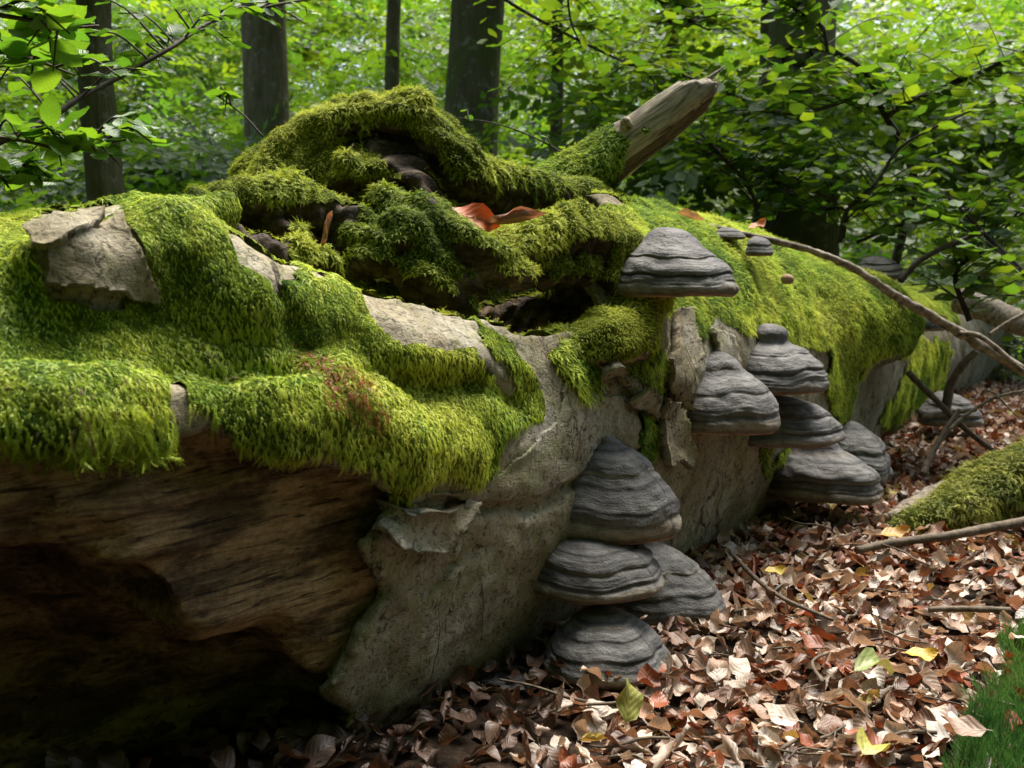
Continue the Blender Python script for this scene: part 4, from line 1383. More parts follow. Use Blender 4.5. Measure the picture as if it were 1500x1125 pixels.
# ------------------------------------------------------------------ forest: trunks with crowns
def forest_tree(x, y, r0, h, lean, mat, label, crown_n, crown_lo, crown_hi, crown_r, seed, name='beech_tree', knot=None, group='trees standing in the forest behind the log', yellow=0.3):
    z0 = float(ground_h(np.array([x]), np.array([y]))[0]) - 0.1
    ob = link(name, None, label=label, cat='tree', group=group, loc=(x, y, z0))
    n = 26
    t = np.linspace(0, 1, n)
    path = np.stack([lean[0] * t * h + 0.05 * np.sin(t * 9 + seed), lean[1] * t * h + 0.05 * np.cos(t * 7 + seed), t * h], 1)
    path -= path[0]
    rad = r0 * (1 - 0.6 * t) + r0 * 0.5 * np.exp(-t * h / 0.35)
    V, F = tube(path, rad, 18, 0.12, seed)
    tr = link('trunk', make_mesh('trunk', V, F, [mat]), ob)
    if knot is not None:
        kz, ka = knot
        c = np.array([math.cos(ka), math.sin(ka), 0])
        pp = np.array([np.interp(kz, path[:, 2], path[:, k]) for k in range(3)])
        rr = float(np.interp(kz, path[:, 2], rad))
        s = np.array([-c[1], c[0], 0])
        th = np.linspace(0, 2 * np.pi, 20)
        ring = np.array([pp + c * rr * 0.97 + (s * math.cos(a) * 1.2 + np.array([0, 0, 1]) * math.sin(a)) * 0.10 for a in th])
        V1, F1 = tube(ring, np.full(20, 0.028), 8, 0.3, 1, caps=False)
        V2, F2 = tube([pp + c * (rr - 0.06), pp + c * (rr + 0.02), pp + c * (rr + 0.035)], [0.06, 0.05, 0.02], 12, 0.2, 2)
        V, F = merge([(V1, F1), (V2, F2)])
        link('knot', make_mesh('knot', V, F, [mat]), tr)
    # limbs carrying the crown
    r = np.random.default_rng(seed)
    parts, tips = [], []
    for k in range(14):
        zz = r.uniform(crown_lo, min(crown_hi, h * 0.9)); az = r.uniform(0, 6.28); L = crown_r * r.uniform(0.6, 1.0)
        p0 = np.array([np.interp(zz, path[:, 2], path[:, q]) for q in range(3)])
        d = np.array([math.cos(az), math.sin(az), 0.12])
        pts = spline([p0, p0 + d * L * 0.4 + [0, 0, 0.15], p0 + d * L + [0, 0, -0.05]], 8)
        rb = float(np.interp(zz, path[:, 2], rad)) * 0.22
        parts.append(tube(pts, np.linspace(min(rb, 0.04), 0.006, 8), 6, 0.1, k))
        tips.append(pts)
    V, F = merge(parts)
    link('limbs', make_mesh('limbs', V, F, [M_TWIG_DARK]), ob, kind='stuff')
    nper = crown_n
    k = r.integers(0, len(tips), nper); u = r.random(nper) ** 0.7
    C = np.array([tips[a][int(b * 7)] for a, b in zip(k, u)]) + r.normal(0, [0.28, 0.28, 0.10], (nper, 3)) * crown_r * 0.7
    rot = rand_rot(nper, 0.3)
    scatter('crown', C, rot, r.uniform(0.8, 1.5, nper), leaf_tints(nper, yellow), r.integers(1, 5, nper), SPRAYS, [M_LEAF_I], parent=ob)
    return ob


def at_px(px, d):
    return (px - 750) / FPX * d, d


TREES = [  # px at eye level, depth, radius, lean, material, label, knot
    (168, 4.0, 0.082, (0.045, 0.02), M_TRUNK_A, 'slender straight trunk with smooth brown bark, leftmost behind the log', None, 4.5),
    (408, 8.6, 0.22, (0.015, 0.0), M_TRUNK_A, 'stout dark trunk lit grey along its right side, behind the left shoulder of the burl', None, 10),
    (583, 8.7, 0.072, (0.01, 0.0), M_TRUNK_A, 'thin grey trunk rising above the top of the burl', None, 10),
    (686, 8.0, 0.245, (0.01, 0.0), M_TRUNK_B, 'thick mossy trunk between the burl and the limb stub', None, 10),
    (794, 8.3, 0.062, (0.01, 0.0), M_TRUNK_B, 'thin crooked trunk in the gap left of the limb stub', None, 7),
    (975, 8.8, 0.062, (-0.02, 0.0), M_TRUNK_A, 'distant slim trunk above the end of the limb stub', None, 11),
    (1097, 7.7, 0.058, (0.03, 0.0), M_TRUNK_A, 'pale thin trunk, left one of the close pair beside the knotted trunk', None, 11),
    (1126, 7.5, 0.050, (0.02, 0.0), M_TRUNK_B, 'dark thin trunk, right one of the close pair beside the knotted trunk', None, 11),
    (1182, 6.6, 0.24, (-0.01, 0.0), M_TRUNK_B, 'broad mossy trunk with an eye shaped knot, seen through the sapling leaves', (2.05, -1.95), 10),
]
for i, (px, d, r0, lean, mat, lab, kn_, h) in enumerate(TREES):
    x, y = at_px(px, d)
    forest_tree(x, y, r0, h, lean, mat, lab, 300, 0.9 + 0.3 * d, h * 0.95, 2.0 if d > 5 else 1.3, i + 1, knot=kn_)
# unseen trees added round the clearing outside the frame to shade the log's near side
k = 0
for ang, d in ((100, 5.0), (128, 4.2), (150, 5.5), (172, 4.0), (195, 5.2), (215, 4.3), (240, 4.8), (262, 4.4), (285, 4.6)):
    a = math.radians(ang)
    forest_tree(math.sin(a) * d, math.cos(a) * d, 0.18, 9, (0, 0), M_TRUNK_A, 'unseen beech tree added around the clearing to shade the log', 1100, 0.7, 6.5, 2.2, 40 + k, group='unseen trees added around the clearing for shade')
    k += 1

# ------------------------------------------------------------------ undergrowth behind the log
def undergrowth(name, n, f, label, yellow, seed, sc=(0.8, 1.4), dark=1.0):
    r = np.random.default_rng(seed)
    C = f(r, n)
    ln = len(C)
    scatter(name, C, rand_rot(ln, 0.32), r.uniform(*sc, ln), leaf_tints(ln, yellow, dark * 0.9), r.integers(1, 5, ln), SPRAYS, [M_LEAF_I], label=label, cat='undergrowth')


def band(pxr, dr, zr, clump=0.0):
    def f(r, n):
        d = np.sqrt(r.uniform(dr[0] ** 2, dr[1] ** 2, n)); px = r.uniform(*pxr, n)
        x = (px - 750) / FPX * d
        z = r.uniform(0, 1, n) * (np.interp(d, dr, zr)) + 0.02
        p = np.stack([x, d, z], 1)
        # layered, with gaps
        keep = fbm(p * np.array([1, 1, 2.0]), 0.55, 2, 77) > -0.12 + clump
        return p[keep]
    return f


undergrowth('undergrowth', 2400, band((-500, 700), (4.6, 8.0), (0.95, 1.75)), 'low dark green beech undergrowth behind the mossy near end and the burl', 0.12, 1)
undergrowth('undergrowth', 5200, band((-500, 780), (9.0, 14.0), (2.6, 5.0)), 'dark green beech undergrowth filling the wood behind the burl', 0.15, 4)
undergrowth('undergrowth', 3200, band((820, 2200), (4.6, 7.0), (1.1, 2.0)), 'leafy green beech undergrowth right of the limb stub', 0.5, 2)
undergrowth('undergrowth', 2800, band((860, 2200), (8.0, 13.0), (2.6, 4.5), -0.05), 'lighter beech undergrowth deeper in the wood right of the limb stub', 0.6, 5)
undergrowth('far_foliage', 24000, band((-700, 2300), (14, 34), (4.5, 10.5), 0.0), 'distant sunlit beech foliage closing the view between the trunks', 0.6, 3, (1.6, 3.0))


def ring(r, n):
    a = np.radians(r.uniform(75, 310, n)); d = np.sqrt(r.uniform(2.6 ** 2, 6.5 ** 2, n))
    return np.stack([np.sin(a) * d, np.cos(a) * d, 0.05 + r.random(n) ** 0.8 * np.interp(d, [2.6, 6.5], [1.2, 3.2])], 1)


undergrowth('undergrowth', 9000, ring, 'unseen beech undergrowth added behind the viewer to block sky light', 0.2, 6, (1.0, 1.8))  # out-of-view ring added to cut sky light reaching the log's near side


# ------------------------------------------------------------------ sapling branches with leaves of their own
def leaf_mesh_objs(shapes, mat, nm='leaf'):
    out = []
    for V, F, lc, _ in shapes:
        out.append(make_mesh(nm, V, F, [mat], attrs={'lc': ('FLOAT_VECTOR', lc)}))
    return out


LEAF_ME = leaf_mesh_objs(GREEN_LEAVES, M_LEAF_O)


def leafy_branch(name, label, mains, leaf_n, twig_len, leaf_len, seed, group=None, yellow=0.3, max_parts=300, spread=0.8, dcen=None):
    """mains: list of (list of (px,py,depth), r0, r1); twigs and leaves grow in flat layers along them"""
    r = np.random.default_rng(seed)
    first = P(*mains[0][0][0])
    ob = link(name, None, label=label, cat='branch' if name == 'beech_branch' else 'sapling', group=group, loc=first)
    leaves = []
    parts = []
    for pts, r0, r1, ntw in mains:
        W = spline([P(*p) for p in pts], 8 * len(pts))
        V, F = tube(W - first, np.linspace(r0, r1, len(W)), 8, 0.15, seed)
        link('branch', make_mesh('branch', V, F, [M_TWIG_DARK]), ob)
        for k in range(ntw):
            u = r.uniform(0.05, 1.0)
            i = int(u * (len(W) - 1))
            p0 = W[i]
            tang = W[min(i + 1, len(W) - 1)] - W[max(i - 1, 0)]; tang /= np.linalg.norm(tang)
            az = r.uniform(-1.2, 1.2) + (math.pi if r.random() < 0.5 else 0)
            d = np.array([math.cos(az), math.sin(az) * 0.8, r.uniform(-0.25, 0.3)])
            d = d * spread + tang * 0.5; d /= np.linalg.norm(d)
            L = twig_len * r.uniform(0.5, 1.3)
            tw = spline([p0, p0 + d * L * 0.5 + [0, 0, 0.02], p0 + d * L + [0, 0, -0.01]], 7)
            parts.append(tube(tw - first, np.linspace(0.0025, 0.001, 7), 4, caps=False))
            nl_ = max(3, int(leaf_n * r.uniform(0.6, 1.3)))
            for q in range(nl_):
                v = (q + 0.7) / nl_
                c = tw[int(min(v * 6, 6))] if nl_ < 6 else np.array([np.interp(v * 6, np.arange(7), tw[:, s]) for s in range(3)])
                side = 1 if q % 2 else -1
                dirn = math.atan2(d[1], d[0]) + side * r.uniform(0.3, 1.1)
                E = np.array([r.normal(0, 0.35), r.normal(0.12, 0.3), dirn])
                leaves.append((c, E, leaf_len * r.uniform(0.65, 1.2)))
    V, F = merge(parts)
    link('twigs', make_mesh('twigs', V, F, [M_TWIG_DARK]), ob, kind='stuff')
    C = np.array([l[0] for l in leaves]); E = np.array([l[1] for l in leaves]); S = np.array([l[2] for l in leaves])
    px, py, d = project(C)
    size = S / d * ((px > -60) & (px < 1560) & (py > -60) & (py < 700))
    order = np.argsort(-size)
    tint = leaf_tints(len(C), yellow)
    for i in order[:max_parts]:
        o = link('leaf', LEAF_ME[i % 3], ob)
        o.location = C[i] - first
        o.rotation_euler = E[i]
        o.scale = (S[i],) * 3
        o.color = (*tint[i], 1)
    rest = order[max_parts:]
    if len(rest):
        scatter('foliage', C[rest] - first, E[rest], S[rest], tint[rest], RNG.integers(1, 4, len(rest)), GREEN_LEAVES, [M_LEAF_I], parent=ob)
    return ob


D = 1.75
leafy_branch('beech_branch', 'long green beech branch slanting up across the upper left corner', [
    ([(-60, 235, 1.7), (60, 180, 1.75), (120, 142, 1.8), (180, 110, 1.85), (250, 70, 1.9), (310, 32, 2.0), (400, 8, 2.1), (480, -5, 2.2)], 0.006, 0.0025, 24)],
    6, 0.14, 0.044, 21, yellow=0.12, group='leafy twigs in front of the upper left trees')
leafy_branch('beech_branch', 'leafy beech twig hanging in at the top left edge with large near leaves', [
    ([(-60, 10, 1.2), (0, 22, 1.2), (60, 32, 1.22), (100, 40, 1.23), (145, 38, 1.25)], 0.0035, 0.0015, 6),
    ([(-40, 70, 1.5), (40, 85, 1.5), (110, 110, 1.55)], 0.003, 0.0015, 8)],
    6, 0.10, 0.055, 22, yellow=0.15, group='leafy twigs in front of the upper left trees')
leafy_branch('beech_branch', 'lower left beech twig with drooping leaves just above the grey bark slab', [
    ([(-40, 198, 1.35), (20, 204, 1.36), (60, 212, 1.37), (100, 222, 1.38), (140, 212, 1.4), (185, 205, 1.42)], 0.003, 0.0012, 12),
    ([(-60, 270, 1.5), (0, 262, 1.5), (70, 250, 1.5)], 0.003, 0.0012, 9)],
    6, 0.08, 0.046, 23, yellow=0.1, group='leafy twigs in front of the upper left trees')
leafy_branch('beech_sapling', 'broad beech sapling with bright backlit leaves spreading over the right end of the log', [
    ([(1290, 470, 3.5), (1325, 330, 3.5), (1340, 270, 3.45), (1318, 205, 3.4), (1298, 172, 3.4), (1282, 135, 3.35), (1262, 100, 3.3), (1215, 70, 3.25)], 0.018, 0.006, 16),
    ([(1298, 172, 3.4), (1330, 150, 3.35), (1400, 120, 3.3), (1460, 95, 3.25), (1540, 55, 3.2)], 0.010, 0.005, 26),
    ([(1298, 172, 3.4), (1270, 140, 3.4), (1200, 160, 3.35), (1150, 166, 3.3), (1100, 150, 3.3), (1045, 130, 3.3), (990, 105, 3.3)], 0.009, 0.003, 28),
    ([(1230, 355, 3.2), (1240, 310, 3.2), (1285, 265, 3.2), (1320, 215, 3.2), (1400, 172, 3.15), (1480, 140, 3.1)], 0.008, 0.003, 26),
    ([(1212, 76, 3.2), (1205, 40, 3.2), (1170, 15, 3.2), (1135, -5, 3.2)], 0.007, 0.004, 18)],
    8, 0.30, 0.068, 24, yellow=0.5)
leafy_branch('beech_sapling', 'smaller beech sapling with curving dark stems behind the top of the log', [
    ([(1108, 345, 3.3), (1108, 300, 3.3), (1090, 265, 3.3), (1060, 230, 3.3), (1020, 190, 3.35)], 0.010, 0.004, 22),
    ([(1130, 340, 3.4), (1150, 285, 3.4), (1130, 260, 3.4), (1080, 225, 3.4)], 0.006, 0.003, 16),
    ([(1235, 350, 3.3), (1238, 308, 3.3), (1200, 305, 3.3), (1165, 285, 3.3), (1100, 245, 3.35), (1030, 215, 3.4)], 0.006, 0.002, 20)],
    8, 0.26, 0.066, 25, yellow=0.5)
leafy_branch('beech_branch', 'sunlit beech branch arching in from the top between the mossy trunk and the limb stub', [
    ([(700, -30, 4.0), (760, 12, 4.0), (830, 50, 4.0), (880, 75, 4.0), (950, 110, 4.0), (960, 140, 4.0)], 0.008, 0.003, 26),
    ([(830, -20, 3.7), (836, 30, 3.7), (850, 65, 3.7)], 0.005, 0.003, 10),
    ([(940, -20, 3.6), (990, 20, 3.6), (1040, 45, 3.6)], 0.005, 0.003, 18)],
    8, 0.3, 0.068, 26, yellow=0.7)
leafy_branch('beech_sapling', 'dark leaved beech sapling at the right edge behind the fallen branch', [
    ([(1560, 470, 2.9), (1500, 400, 2.9), (1430, 330, 3.0), (1380, 280, 3.1)], 0.010, 0.003, 24),
    ([(1420, 470, 3.2), (1400, 400, 3.2), (1450, 360, 3.2), (1500, 300, 3.2)], 0.010, 0.003, 24),
    ([(1255, 355, 3.3), (1320, 330, 3.3), (1400, 320, 3.3), (1480, 330, 3.3)], 0.006, 0.002, 22)],
    8, 0.28, 0.068, 27, yellow=0.3)
leafy_branch('beech_sprig', 'single pale shoot standing up left of the burl', [
    ([(385, 200, 1.75), (360, 172, 1.75), (335, 152, 1.75), (310, 135, 1.75)], 0.002, 0.001, 2)],
    3, 0.03, 0.035, 28, yellow=0.4)
leafy_branch('beech_sprig', 'thin bare sprig in front of the thick mossy trunk', [
    ([(840, 235, 2.6), (790, 205, 2.6), (730, 182, 2.6), (668, 172, 2.6)], 0.003, 0.001, 4)],
    3, 0.04, 0.035, 29, yellow=0.4)

# ------------------------------------------------------------------ branches and twigs lying about
def stick(name, label, pts, r0, r1, mat, cat, nseg=10, noise=0.25, seed=0, group=None, subs=()):
    W = spline([P(*p) for p in pts], 9 * len(pts))
    o0 = W[0]
    V, F = tube(W - o0, np.linspace(r0, r1, len(W)), nseg, noise, seed)
    ob = link(name, make_mesh(name, V, F, [mat]), label=label, cat=cat, group=group, loc=o0)
    for sp, a, b in subs:
        S = spline([P(*p) for p in sp], 8 * len(sp))
        V, F = tube(S - o0, np.linspace(a, b, len(S)), 7, 0.25, seed + 1)
        link('side_twig', make_mesh('side_twig', V, F, [mat]), ob)
    return ob


stick('fallen_branch', 'long peeling branch lying down over the mossy log to the right', [(1030, 330, 2.35), (1130, 352, 2.33), (1190, 368, 2.33), (1245, 390, 2.35), (1300, 425, 2.4), (1350, 455, 2.45), (1410, 490, 2.5), (1460, 520, 2.5), (1560, 580, 2.5)],
      0.006, 0.0145, M_BRANCH, 'branch', 14, 0.5, 1, subs=[([(1405, 488, 2.49), (1440, 495, 2.44), (1500, 545, 2.4)], 0.008, 0.006), ([(1310, 432, 2.42), (1325, 455, 2.42)], 0.006, 0.003)])
TW = 'dead twigs tangled at the far end of the log'
stick('dead_twig', 'dark crooked twig leaning down from the mossy bulge into the tangle', [(1330, 545, 2.9), (1365, 580, 2.9), (1400, 615, 2.92), (1440, 650, 2.95), (1470, 668, 3.0)], 0.010, 0.007, M_TWIG, 'twig', 9, 0.3, 2, TW)
stick('dead_twig', 'pale thin twig rising to the right edge across the tangle', [(1375, 650, 2.8), (1395, 625, 2.8), (1430, 598, 2.8), (1465, 580, 2.8), (1540, 565, 2.8)], 0.006, 0.004, M_BRANCH, 'twig', 8, 0.25, 3, TW, subs=[([(1462, 581, 2.8), (1480, 600, 2.78), (1492, 612, 2.78)], 0.003, 0.0015), ([(1465, 580, 2.8), (1445, 572, 2.82), (1440, 575, 2.83)], 0.003, 0.0015)])
stick('dead_twig', 'thick curved twig arching under the fallen branch', [(1385, 600, 2.95), (1392, 565, 2.93), (1410, 535, 2.9), (1430, 515, 2.88)], 0.015, 0.010, M_TWIG, 'twig', 9, 0.35, 4, TW)
stick('dead_twig', 'twig propped steeply from the leaf litter up into the tangle', [(1352, 695, 2.75), (1365, 665, 2.78), (1385, 630, 2.8), (1405, 600, 2.82)], 0.010, 0.006, M_TWIG, 'twig', 8, 0.3, 5, TW)
stick('dead_twig', 'whitish twig lying level in the middle of the tangle', [(1350, 610, 2.95), (1385, 606, 2.95), (1430, 600, 2.95)], 0.010, 0.007, M_BRANCH, 'twig', 8, 0.3, 6, TW)
stick('dead_twig', 'pale crossing twig under the end of the fallen branch', [(1450, 490, 2.7), (1480, 470, 2.7), (1540, 440, 2.7)], 0.006, 0.005, M_BRANCH, 'twig', 8, 0.25, 7, TW)
stick('dead_twig', 'dark bent twig reaching up from the fallen branch into the leaves', [(1318, 412, 2.9), (1350, 380, 2.9), (1400, 355, 2.9), (1440, 340, 2.9)], 0.010, 0.006, M_TWIG_DARK, 'twig', 8, 0.25, 8, TW)
stick('broken_log', 'broken grey trunk piece lying beyond the log at the right edge', [(1405, 440, 4.2), (1450, 455, 4.1), (1500, 475, 4.0), (1580, 500, 3.9)], 0.055, 0.05, M_BRANCH, 'log', 14, 0.25, 9)


def on_ground(px, py, lift=0.0):
    z = 0.0
    for _ in range(4):
        dr = ray(px, py)
        d = (CAM_Z - z - lift) / -dr[2]
        p = EYE + d * dr
        z = float(ground_h(np.array([p[0]]), np.array([p[1]]))[0])
    return px, py, d


g = on_ground
stick('stick', 'dark smooth stick lying on the litter in front of the mossy branch', [g(1255, 806, 0.05), g(1310, 795, 0.055), g(1380, 786, 0.06), g(1440, 775, 0.065), g(1560, 752, 0.07)], 0.008, 0.011, M_TWIG, 'stick', 10, 0.2, 10, subs=[([g(1460, 773, 0.06), g(1480, 780, 0.05), g(1486, 778, 0.05)], 0.005, 0.003)])
stick('stick', 'thin grey twig slanting across the litter below the dark fungi', [g(1075, 815, 0.05), g(1110, 850, 0.05), g(1150, 878, 0.05), g(1220, 908, 0.045)], 0.005, 0.003, M_TWIG, 'stick', 7, 0.2, 11)
stick('stick', 'short level twig lying in the litter left of the green haircap moss', [g(1360, 893, 0.05), g(1410, 892, 0.055), g(1480, 894, 0.055)], 0.005, 0.006, M_TWIG, 'stick', 8, 0.25, 12)
stick('stick', 'forked little twig in the middle of the litter', [g(1205, 1000, 0.045), g(1190, 970, 0.05), g(1215, 955, 0.05)], 0.003, 0.002, M_TWIG, 'stick', 6, 0.25, 13)
stick('stick', 'brown decaying root piece lying behind the yellow mossy branch', [g(1310, 770, 0.03), g(1345, 742, 0.05), g(1385, 720, 0.06)], 0.030, 0.028, M_BRANCH, 'stick', 12, 0.35, 14)

# yellow-green mossy branch at the right
mb = [g(1300, 790, 0.0), g(1370, 760, 0.04), g(1440, 722, 0.09), g(1520, 690, 0.13), g(1640, 660, 0.15)]
W = spline([P(*p) for p in mb], 60)
MBV, MBF = tube(W, np.interp(np.linspace(0, 1, 60), [0, 0.15, 0.5, 1], [0.018, 0.04, 0.064, 0.075]), 28, 0.25, 4)
mbo = link('mossy_branch', make_mesh('mossy_branch', MBV, MBF, [M_BRANCH]), label='thick branch furred with yellow green moss rising from the litter at the right edge', cat='branch')
MBN = vert_normals(MBV, MBF[0])
mo = moss_object('moss', MBV, MBF[0], MBN, (MBN[:, 2] > -0.55).astype(float), lambda x, y: np.full(len(x), 0.020), 30000, FR_SHORT + FR_LONG[:1],
                 'x', 0.016, 0.12, 6, 0.8, pal=np.array([[0.09, 0.13, 0.012], [0.24, 0.27, 0.03], [0.42, 0.42, 0.08]]))
mo.parent = mbo
del mo['label'], mo['category']


# green haircap moss in the corner
def spiky(seed, n=16):
    r = np.random.default_rng(seed)
    V, T, lc = [], [], []
    for i in range(n):
        u = i / n
        p = np.array([0, 0, 0.25 + 0.75 * u])
        az = i * 2.4 + r.uniform(-0.3, 0.3); el = 0.55 + 0.75 * u
        d = np.array([math.cos(az) * math.cos(el), math.sin(az) * math.cos(el), math.sin(el)])
        L = 0.42 * r.uniform(0.8, 1.2); s = np.array([-math.sin(az), math.cos(az), 0]) * 0.022
        k = len(V)
        V += [p - s, p + s, p + d * L]
        lc += [0.3, 0.3, 1.0]
        T += [[k, k + 1, k + 2]]
    k = len(V)
    V += [np.array([-0.02, 0, 0]), np.array([0.02, 0, 0]), np.array([0, 0, 1.0])]; lc += [0, 0, 0.5]; T += [[k, k + 1, k + 2]]
    return np.array(V), [np.array(T)], np.stack([lc, np.zeros(len(lc)), np.zeros(len(lc))], 1), 0


def haircap(name, poly, n, label, seed):
    r = np.random.default_rng(seed)
    poly = np.array(poly)
    pts = []
    while len(pts) < n:
        px, py = r.uniform(poly[:, 0].min(), poly[:, 0].max(), 4000), r.uniform(poly[:, 1].min(), poly[:, 1].max(), 4000)
        ok = poly_sd(px, py, poly) + 30 * fbm(np.stack([px, py, 0 * px], -1), 0.02, 3, 3) + r.exponential(14, 4000) - 10 < 0
        z = 0.035
        dr = CF[None] + ((px - 750) / FPX)[:, None] * CR + ((562.5 - py) / FPX)[:, None] * CU
        d = (CAM_Z - z) / -dr[:, 2]
        q = EYE + d[:, None] * dr
        w_ = r.random(4000) < (d / d.max()) ** 3
        pts += list(q[ok & w_])
    p = np.array(pts[:n])
    p[:, 2] = ground_h(p[:, 0], p[:, 1]) + 0.01
    scatter(name, p, np.stack([r.normal(0, 0.22, n), r.normal(0, 0.22, n), r.uniform(0, 6.28, n)], 1), r.uniform(0.020, 0.044, n),
            moss_tint(p, 0.0, seed, np.array([[0.02, 0.065, 0.012], [0.045, 0.12, 0.02], [0.085, 0.16, 0.03]])), r.integers(1, 4, n), [spiky(1), spiky(2), spiky(3)], [M_MOSS], label=label, cat='moss')


haircap('haircap_moss', [(1425, 1040), (1445, 1010), (1485, 985), (1530, 960), (1700, 940), (1700, 1300), (1390, 1300), (1412, 1100)], 5200, 'spiky bright green haircap moss in the bottom right corner', 5)
haircap('haircap_moss', [(1465, 925), (1500, 905), (1600, 890), (1600, 950), (1500, 960)], 900, 'small spiky green moss tuft at the right edge above the corner clump', 6)

# ------------------------------------------------------------------ leaf litter
DEAD = [leaf_shape(9, 0.25, 0.12, 1.3, 0, 0.5, 0.30, 11, 2), leaf_shape(9, 0.1, 0.1, 0.5, 2.6, 0.3, 0.30, 12, 2), leaf_shape(9, 0.35, 0.16, 2.2, 0, -0.9, 0.31, 13, 2),
        leaf_shape(9, 0.12, 0.16, -0.9, 0, 0.7, 0.32, 14, 2), leaf_shape(9, 0.2, 0.1, 0.6, 4.2, -0.6, 0.30, 15, 2), leaf_shape(9, 0.5, 0.14, -1.6, 0, 0.2, 0.31, 16, 2)]
DEAD_ME = [make_mesh('fallen_leaf', V, F, [M_DEAD_O], attrs={'lc': ('FLOAT_VECTOR', lc)}) for V, F, lc, _ in DEAD]
SHAPES = ['cupped', 'rolled', 'crumpled', 'wavy', 'tightly rolled', 'folded']
TONES = [('pale buff', (0.46, 0.375, 0.305), 0.32), ('tan brown', (0.30, 0.19, 0.13), 0.27), ('dark brown', (0.12, 0.06, 0.036), 0.20), ('rusty red brown', (0.20, 0.058, 0.022), 0.13), ('greyish', (0.40, 0.36, 0.32), 0.06), ('yellowish', (0.42, 0.33, 0.09), 0.02)]


def litter_points(n, xr, yr, seed):
    r = np.random.default_rng(seed)
    x, y = r.uniform(*xr, n), r.uniform(*yr, n)
    l = to_local(np.stack([x, y, np.zeros(n)], 1))
    ok = (l[:, 1] < -0.12)
    x, y = x[ok], y[ok]
    return x, y, r


x, y, r = litter_points(42000, (-0.5, 3.2), (0.7, 5.2), 31)
z = ground_h(x, y) + r.uniform(0.0, 0.034, len(x))
n = len(x)
_hx, _hy, _ = project(np.stack([x, y, z], 1))
onhc = (poly_sd(_hx, _hy, [(1395, 1030), (1420, 1000), (1470, 970), (1530, 940), (1700, 940), (1700, 1300), (1360, 1300), (1385, 1100)]) < 0) & (r.random(len(x)) < 0.035)
z = z + onhc * 0.04
pts = np.stack([x, y, z], 1)
E = np.stack([r.normal(0, 0.36, n), r.normal(0, 0.33, n), r.uniform(0, 6.28, n)], 1)
S = r.uniform(0.028, 0.056, n)
tone = r.choice(len(TONES), n, p=[t[2] for t in TONES])
tid = r.integers(0, 6, n)
colr = np.array([TONES[t][1] for t in tone]) * r.uniform(0.75, 1.2, (n, 1))
px, py, d = project(pts)
bare = poly_sd(px, py, [(-2000, 900), (500, 1000), (700, 960), (800, 950), (860, 985), (815, 1050), (770, 1130), (740, 1300), (700, 3000), (-2000, 3000)]) + 30 * fbm(pts, 9, 2, 8) < 0   # dark zone by the log: leaves thinned and recoloured to paint its shade
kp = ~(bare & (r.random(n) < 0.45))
colr = np.where(bare[:, None], np.array([0.075, 0.042, 0.026]) * r.uniform(0.6, 1.4, (n, 1)), colr)          # shade under the log painted into the leaf colour
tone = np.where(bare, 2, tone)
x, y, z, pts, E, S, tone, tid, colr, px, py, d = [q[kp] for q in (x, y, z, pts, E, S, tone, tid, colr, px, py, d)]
n = len(x)
vis = (px > 0) & (px < 1500) & (py < 1120) & (py > 620)
hid = poly_sd(px, py, [(1385, 1125), (1400, 1020), (1500, 940), (1500, 1125)]) < 0
score = S / d * vis * (~hid) * np.where(z - ground_h(x, y) > 0.017, 1.0, 0.3)
score = score * (poly_sd(px, py, [(0, 0), (1340, 560), (1100, 830), (1000, 960), (800, 1010), (600, 1130), (0, 1200)]) > 0)
order = np.argsort(-score)
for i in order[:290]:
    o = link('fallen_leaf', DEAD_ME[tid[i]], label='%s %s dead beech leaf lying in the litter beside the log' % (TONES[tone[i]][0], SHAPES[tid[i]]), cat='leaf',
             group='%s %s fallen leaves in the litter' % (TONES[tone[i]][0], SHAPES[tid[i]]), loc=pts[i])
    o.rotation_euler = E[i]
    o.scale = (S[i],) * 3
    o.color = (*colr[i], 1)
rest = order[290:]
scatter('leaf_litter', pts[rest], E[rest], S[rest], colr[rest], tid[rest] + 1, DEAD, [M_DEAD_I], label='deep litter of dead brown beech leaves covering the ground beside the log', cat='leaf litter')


# leaves one can point at
def special(label, p, E, s, col, shape, mat_obj=True, name='fallen_leaf', w=1.0):
    o = link(name, DEAD_ME[shape], label=label, cat='leaf', loc=p)
    o.rotation_euler = E
    o.scale = (s, s * w, s)
    o.color = (*col, 1)
    return o


def surf_p(px, py, lift):
    h, n_ = hit(px, py)
    return (h + np.array([0, 0, lift]) - CF * lift * 0.3) if h is not None else P(px, py, 1.6)


special('glossy orange red leaf cupped in the mossy hollow right of the burl', P(642, 312, 1.50), (1.05, 0.1, 0.1), 0.10, (0.42, 0.085, 0.02), 3, w=0.75)
special('rolled pinkish brown leaf lying just right of the orange red leaf', P(708, 330, 1.52), (0.3, -0.05, 0.12), 0.10, (0.28, 0.15, 0.10), 4)
special('small upright brown leaf wedged in the dark wood left of the moss ridge', P(472, 362, 1.42), (1.2, -1.25, 0.3), 0.055, (0.36, 0.20, 0.13), 4)
special('pale brown leaf on the moss at the upper end of the fallen branch', P(992, 312, 2.25), (0.2, 0.35, 0.3), 0.07, (0.45, 0.30, 0.18), 1)
special('small orange leaf resting on the fallen branch', P(1098, 336, 2.28), (0.4, -0.3, 0.4), 0.05, (0.40, 0.14, 0.04), 0)
special('large pale green leaf lying flat in the litter', P(*g(1252, 978, 0.06)), (0.15, -0.05, 0.35), 0.075, (0.24, 0.29, 0.10), 5, w=0.7)
special('yellow orange leaf touching the tip of the pale green leaf', P(*g(1325, 958, 0.06)), (0.3, 0.1, -0.1), 0.05, (0.46, 0.30, 0.03), 0)
special('yellow green leaf folded in the foreground litter', P(*g(1265, 1100, 0.05)), (0.25, 0.1, 0.9), 0.06, (0.30, 0.28, 0.05), 5)
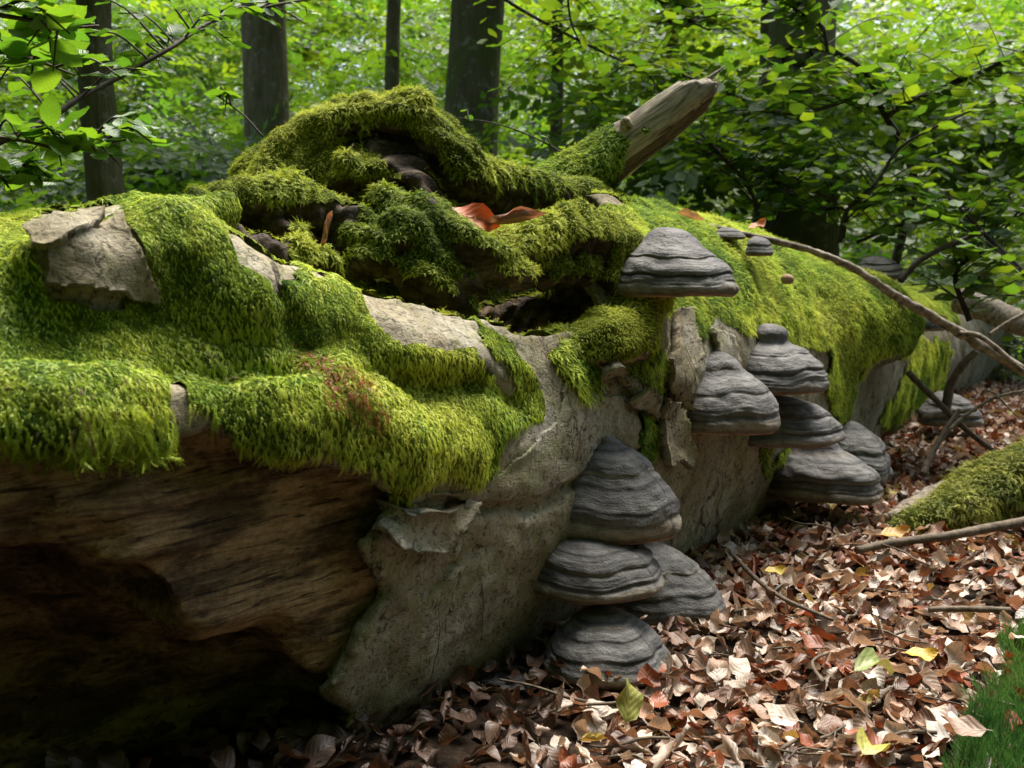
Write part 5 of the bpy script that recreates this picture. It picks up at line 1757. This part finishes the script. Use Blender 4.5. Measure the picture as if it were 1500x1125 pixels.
special('small bright yellow leaf at the foot of the log', P(*g(1120, 838, 0.06)), (0.3, 0.1, 0.3), 0.045, (0.45, 0.33, 0.03), 0)
special('olive green leaf standing against the shade under the lowest fungus', P(*g(918, 1058, 0.06)), (1.0, -0.9, 1.2), 0.06, (0.20, 0.20, 0.04), 3)
special('yellow brown leaf near the yellow mossy branch', P(*g(1290, 785, 0.05)), (0.4, 0.0, 0.2), 0.07, (0.42, 0.22, 0.03), 0)
pf = P(1153, 408, 2.12)
V, F = tube([pf + [0, 0, -0.012], pf + [0, 0, -0.008], pf, pf + [0, 0, 0.007], pf + [0, 0, 0.010]], [0.008, 0.012, 0.014, 0.010, 0.002], 14, 0.12, 1)
link('mushroom', make_mesh('mushroom', V - pf, F, [M_PORE]), label='tiny cream button fungus in the moss right of the highest bracket', cat='fungus', loc=pf)

# small twigs strewn over the litter
tw_me = []
for k in range(4):
    pth = spline([[0, 0, 0], [0.03, 0.004 * (k - 1), 0.004], [0.065, -0.006 * k, 0.0], [0.10, 0.008 * (k - 2), 0.006]], 9)
    V1, F1 = tube(pth, np.linspace(0.0022, 0.0012, 9), 6, 0.3, k)
    tw_me.append(make_mesh('litter_twig', V1, F1, [M_TWIG]))
rr = np.random.default_rng(55)
cnt = 0
while cnt < 34:
    qx, qy = rr.uniform(840, 1480), rr.uniform(760, 1120)
    if poly_sd(np.array([qx]), np.array([qy]), [(1340, 560), (1100, 850), (1000, 960), (860, 1010), (760, 1125), (1380, 1125), (1500, 900), (1500, 560)])[0] > -10:
        continue
    o = link('litter_twig', tw_me[cnt % 4], label='short thin brown twig strewn on top of the dead beech leaves', cat='twig', group='thin twigs strewn over the leaf litter', loc=P(*g(qx, qy, 0.035)))
    o.rotation_euler = (rr.normal(0, 0.15), rr.normal(0, 0.12), rr.uniform(0, 6.28))
    sc_ = rr.uniform(0.6, 1.4)
    o.scale = (sc_, sc_, sc_)
    cnt += 1

for o_ in COL.objects:
    if 'apex' in o_:
        del o_['apex']
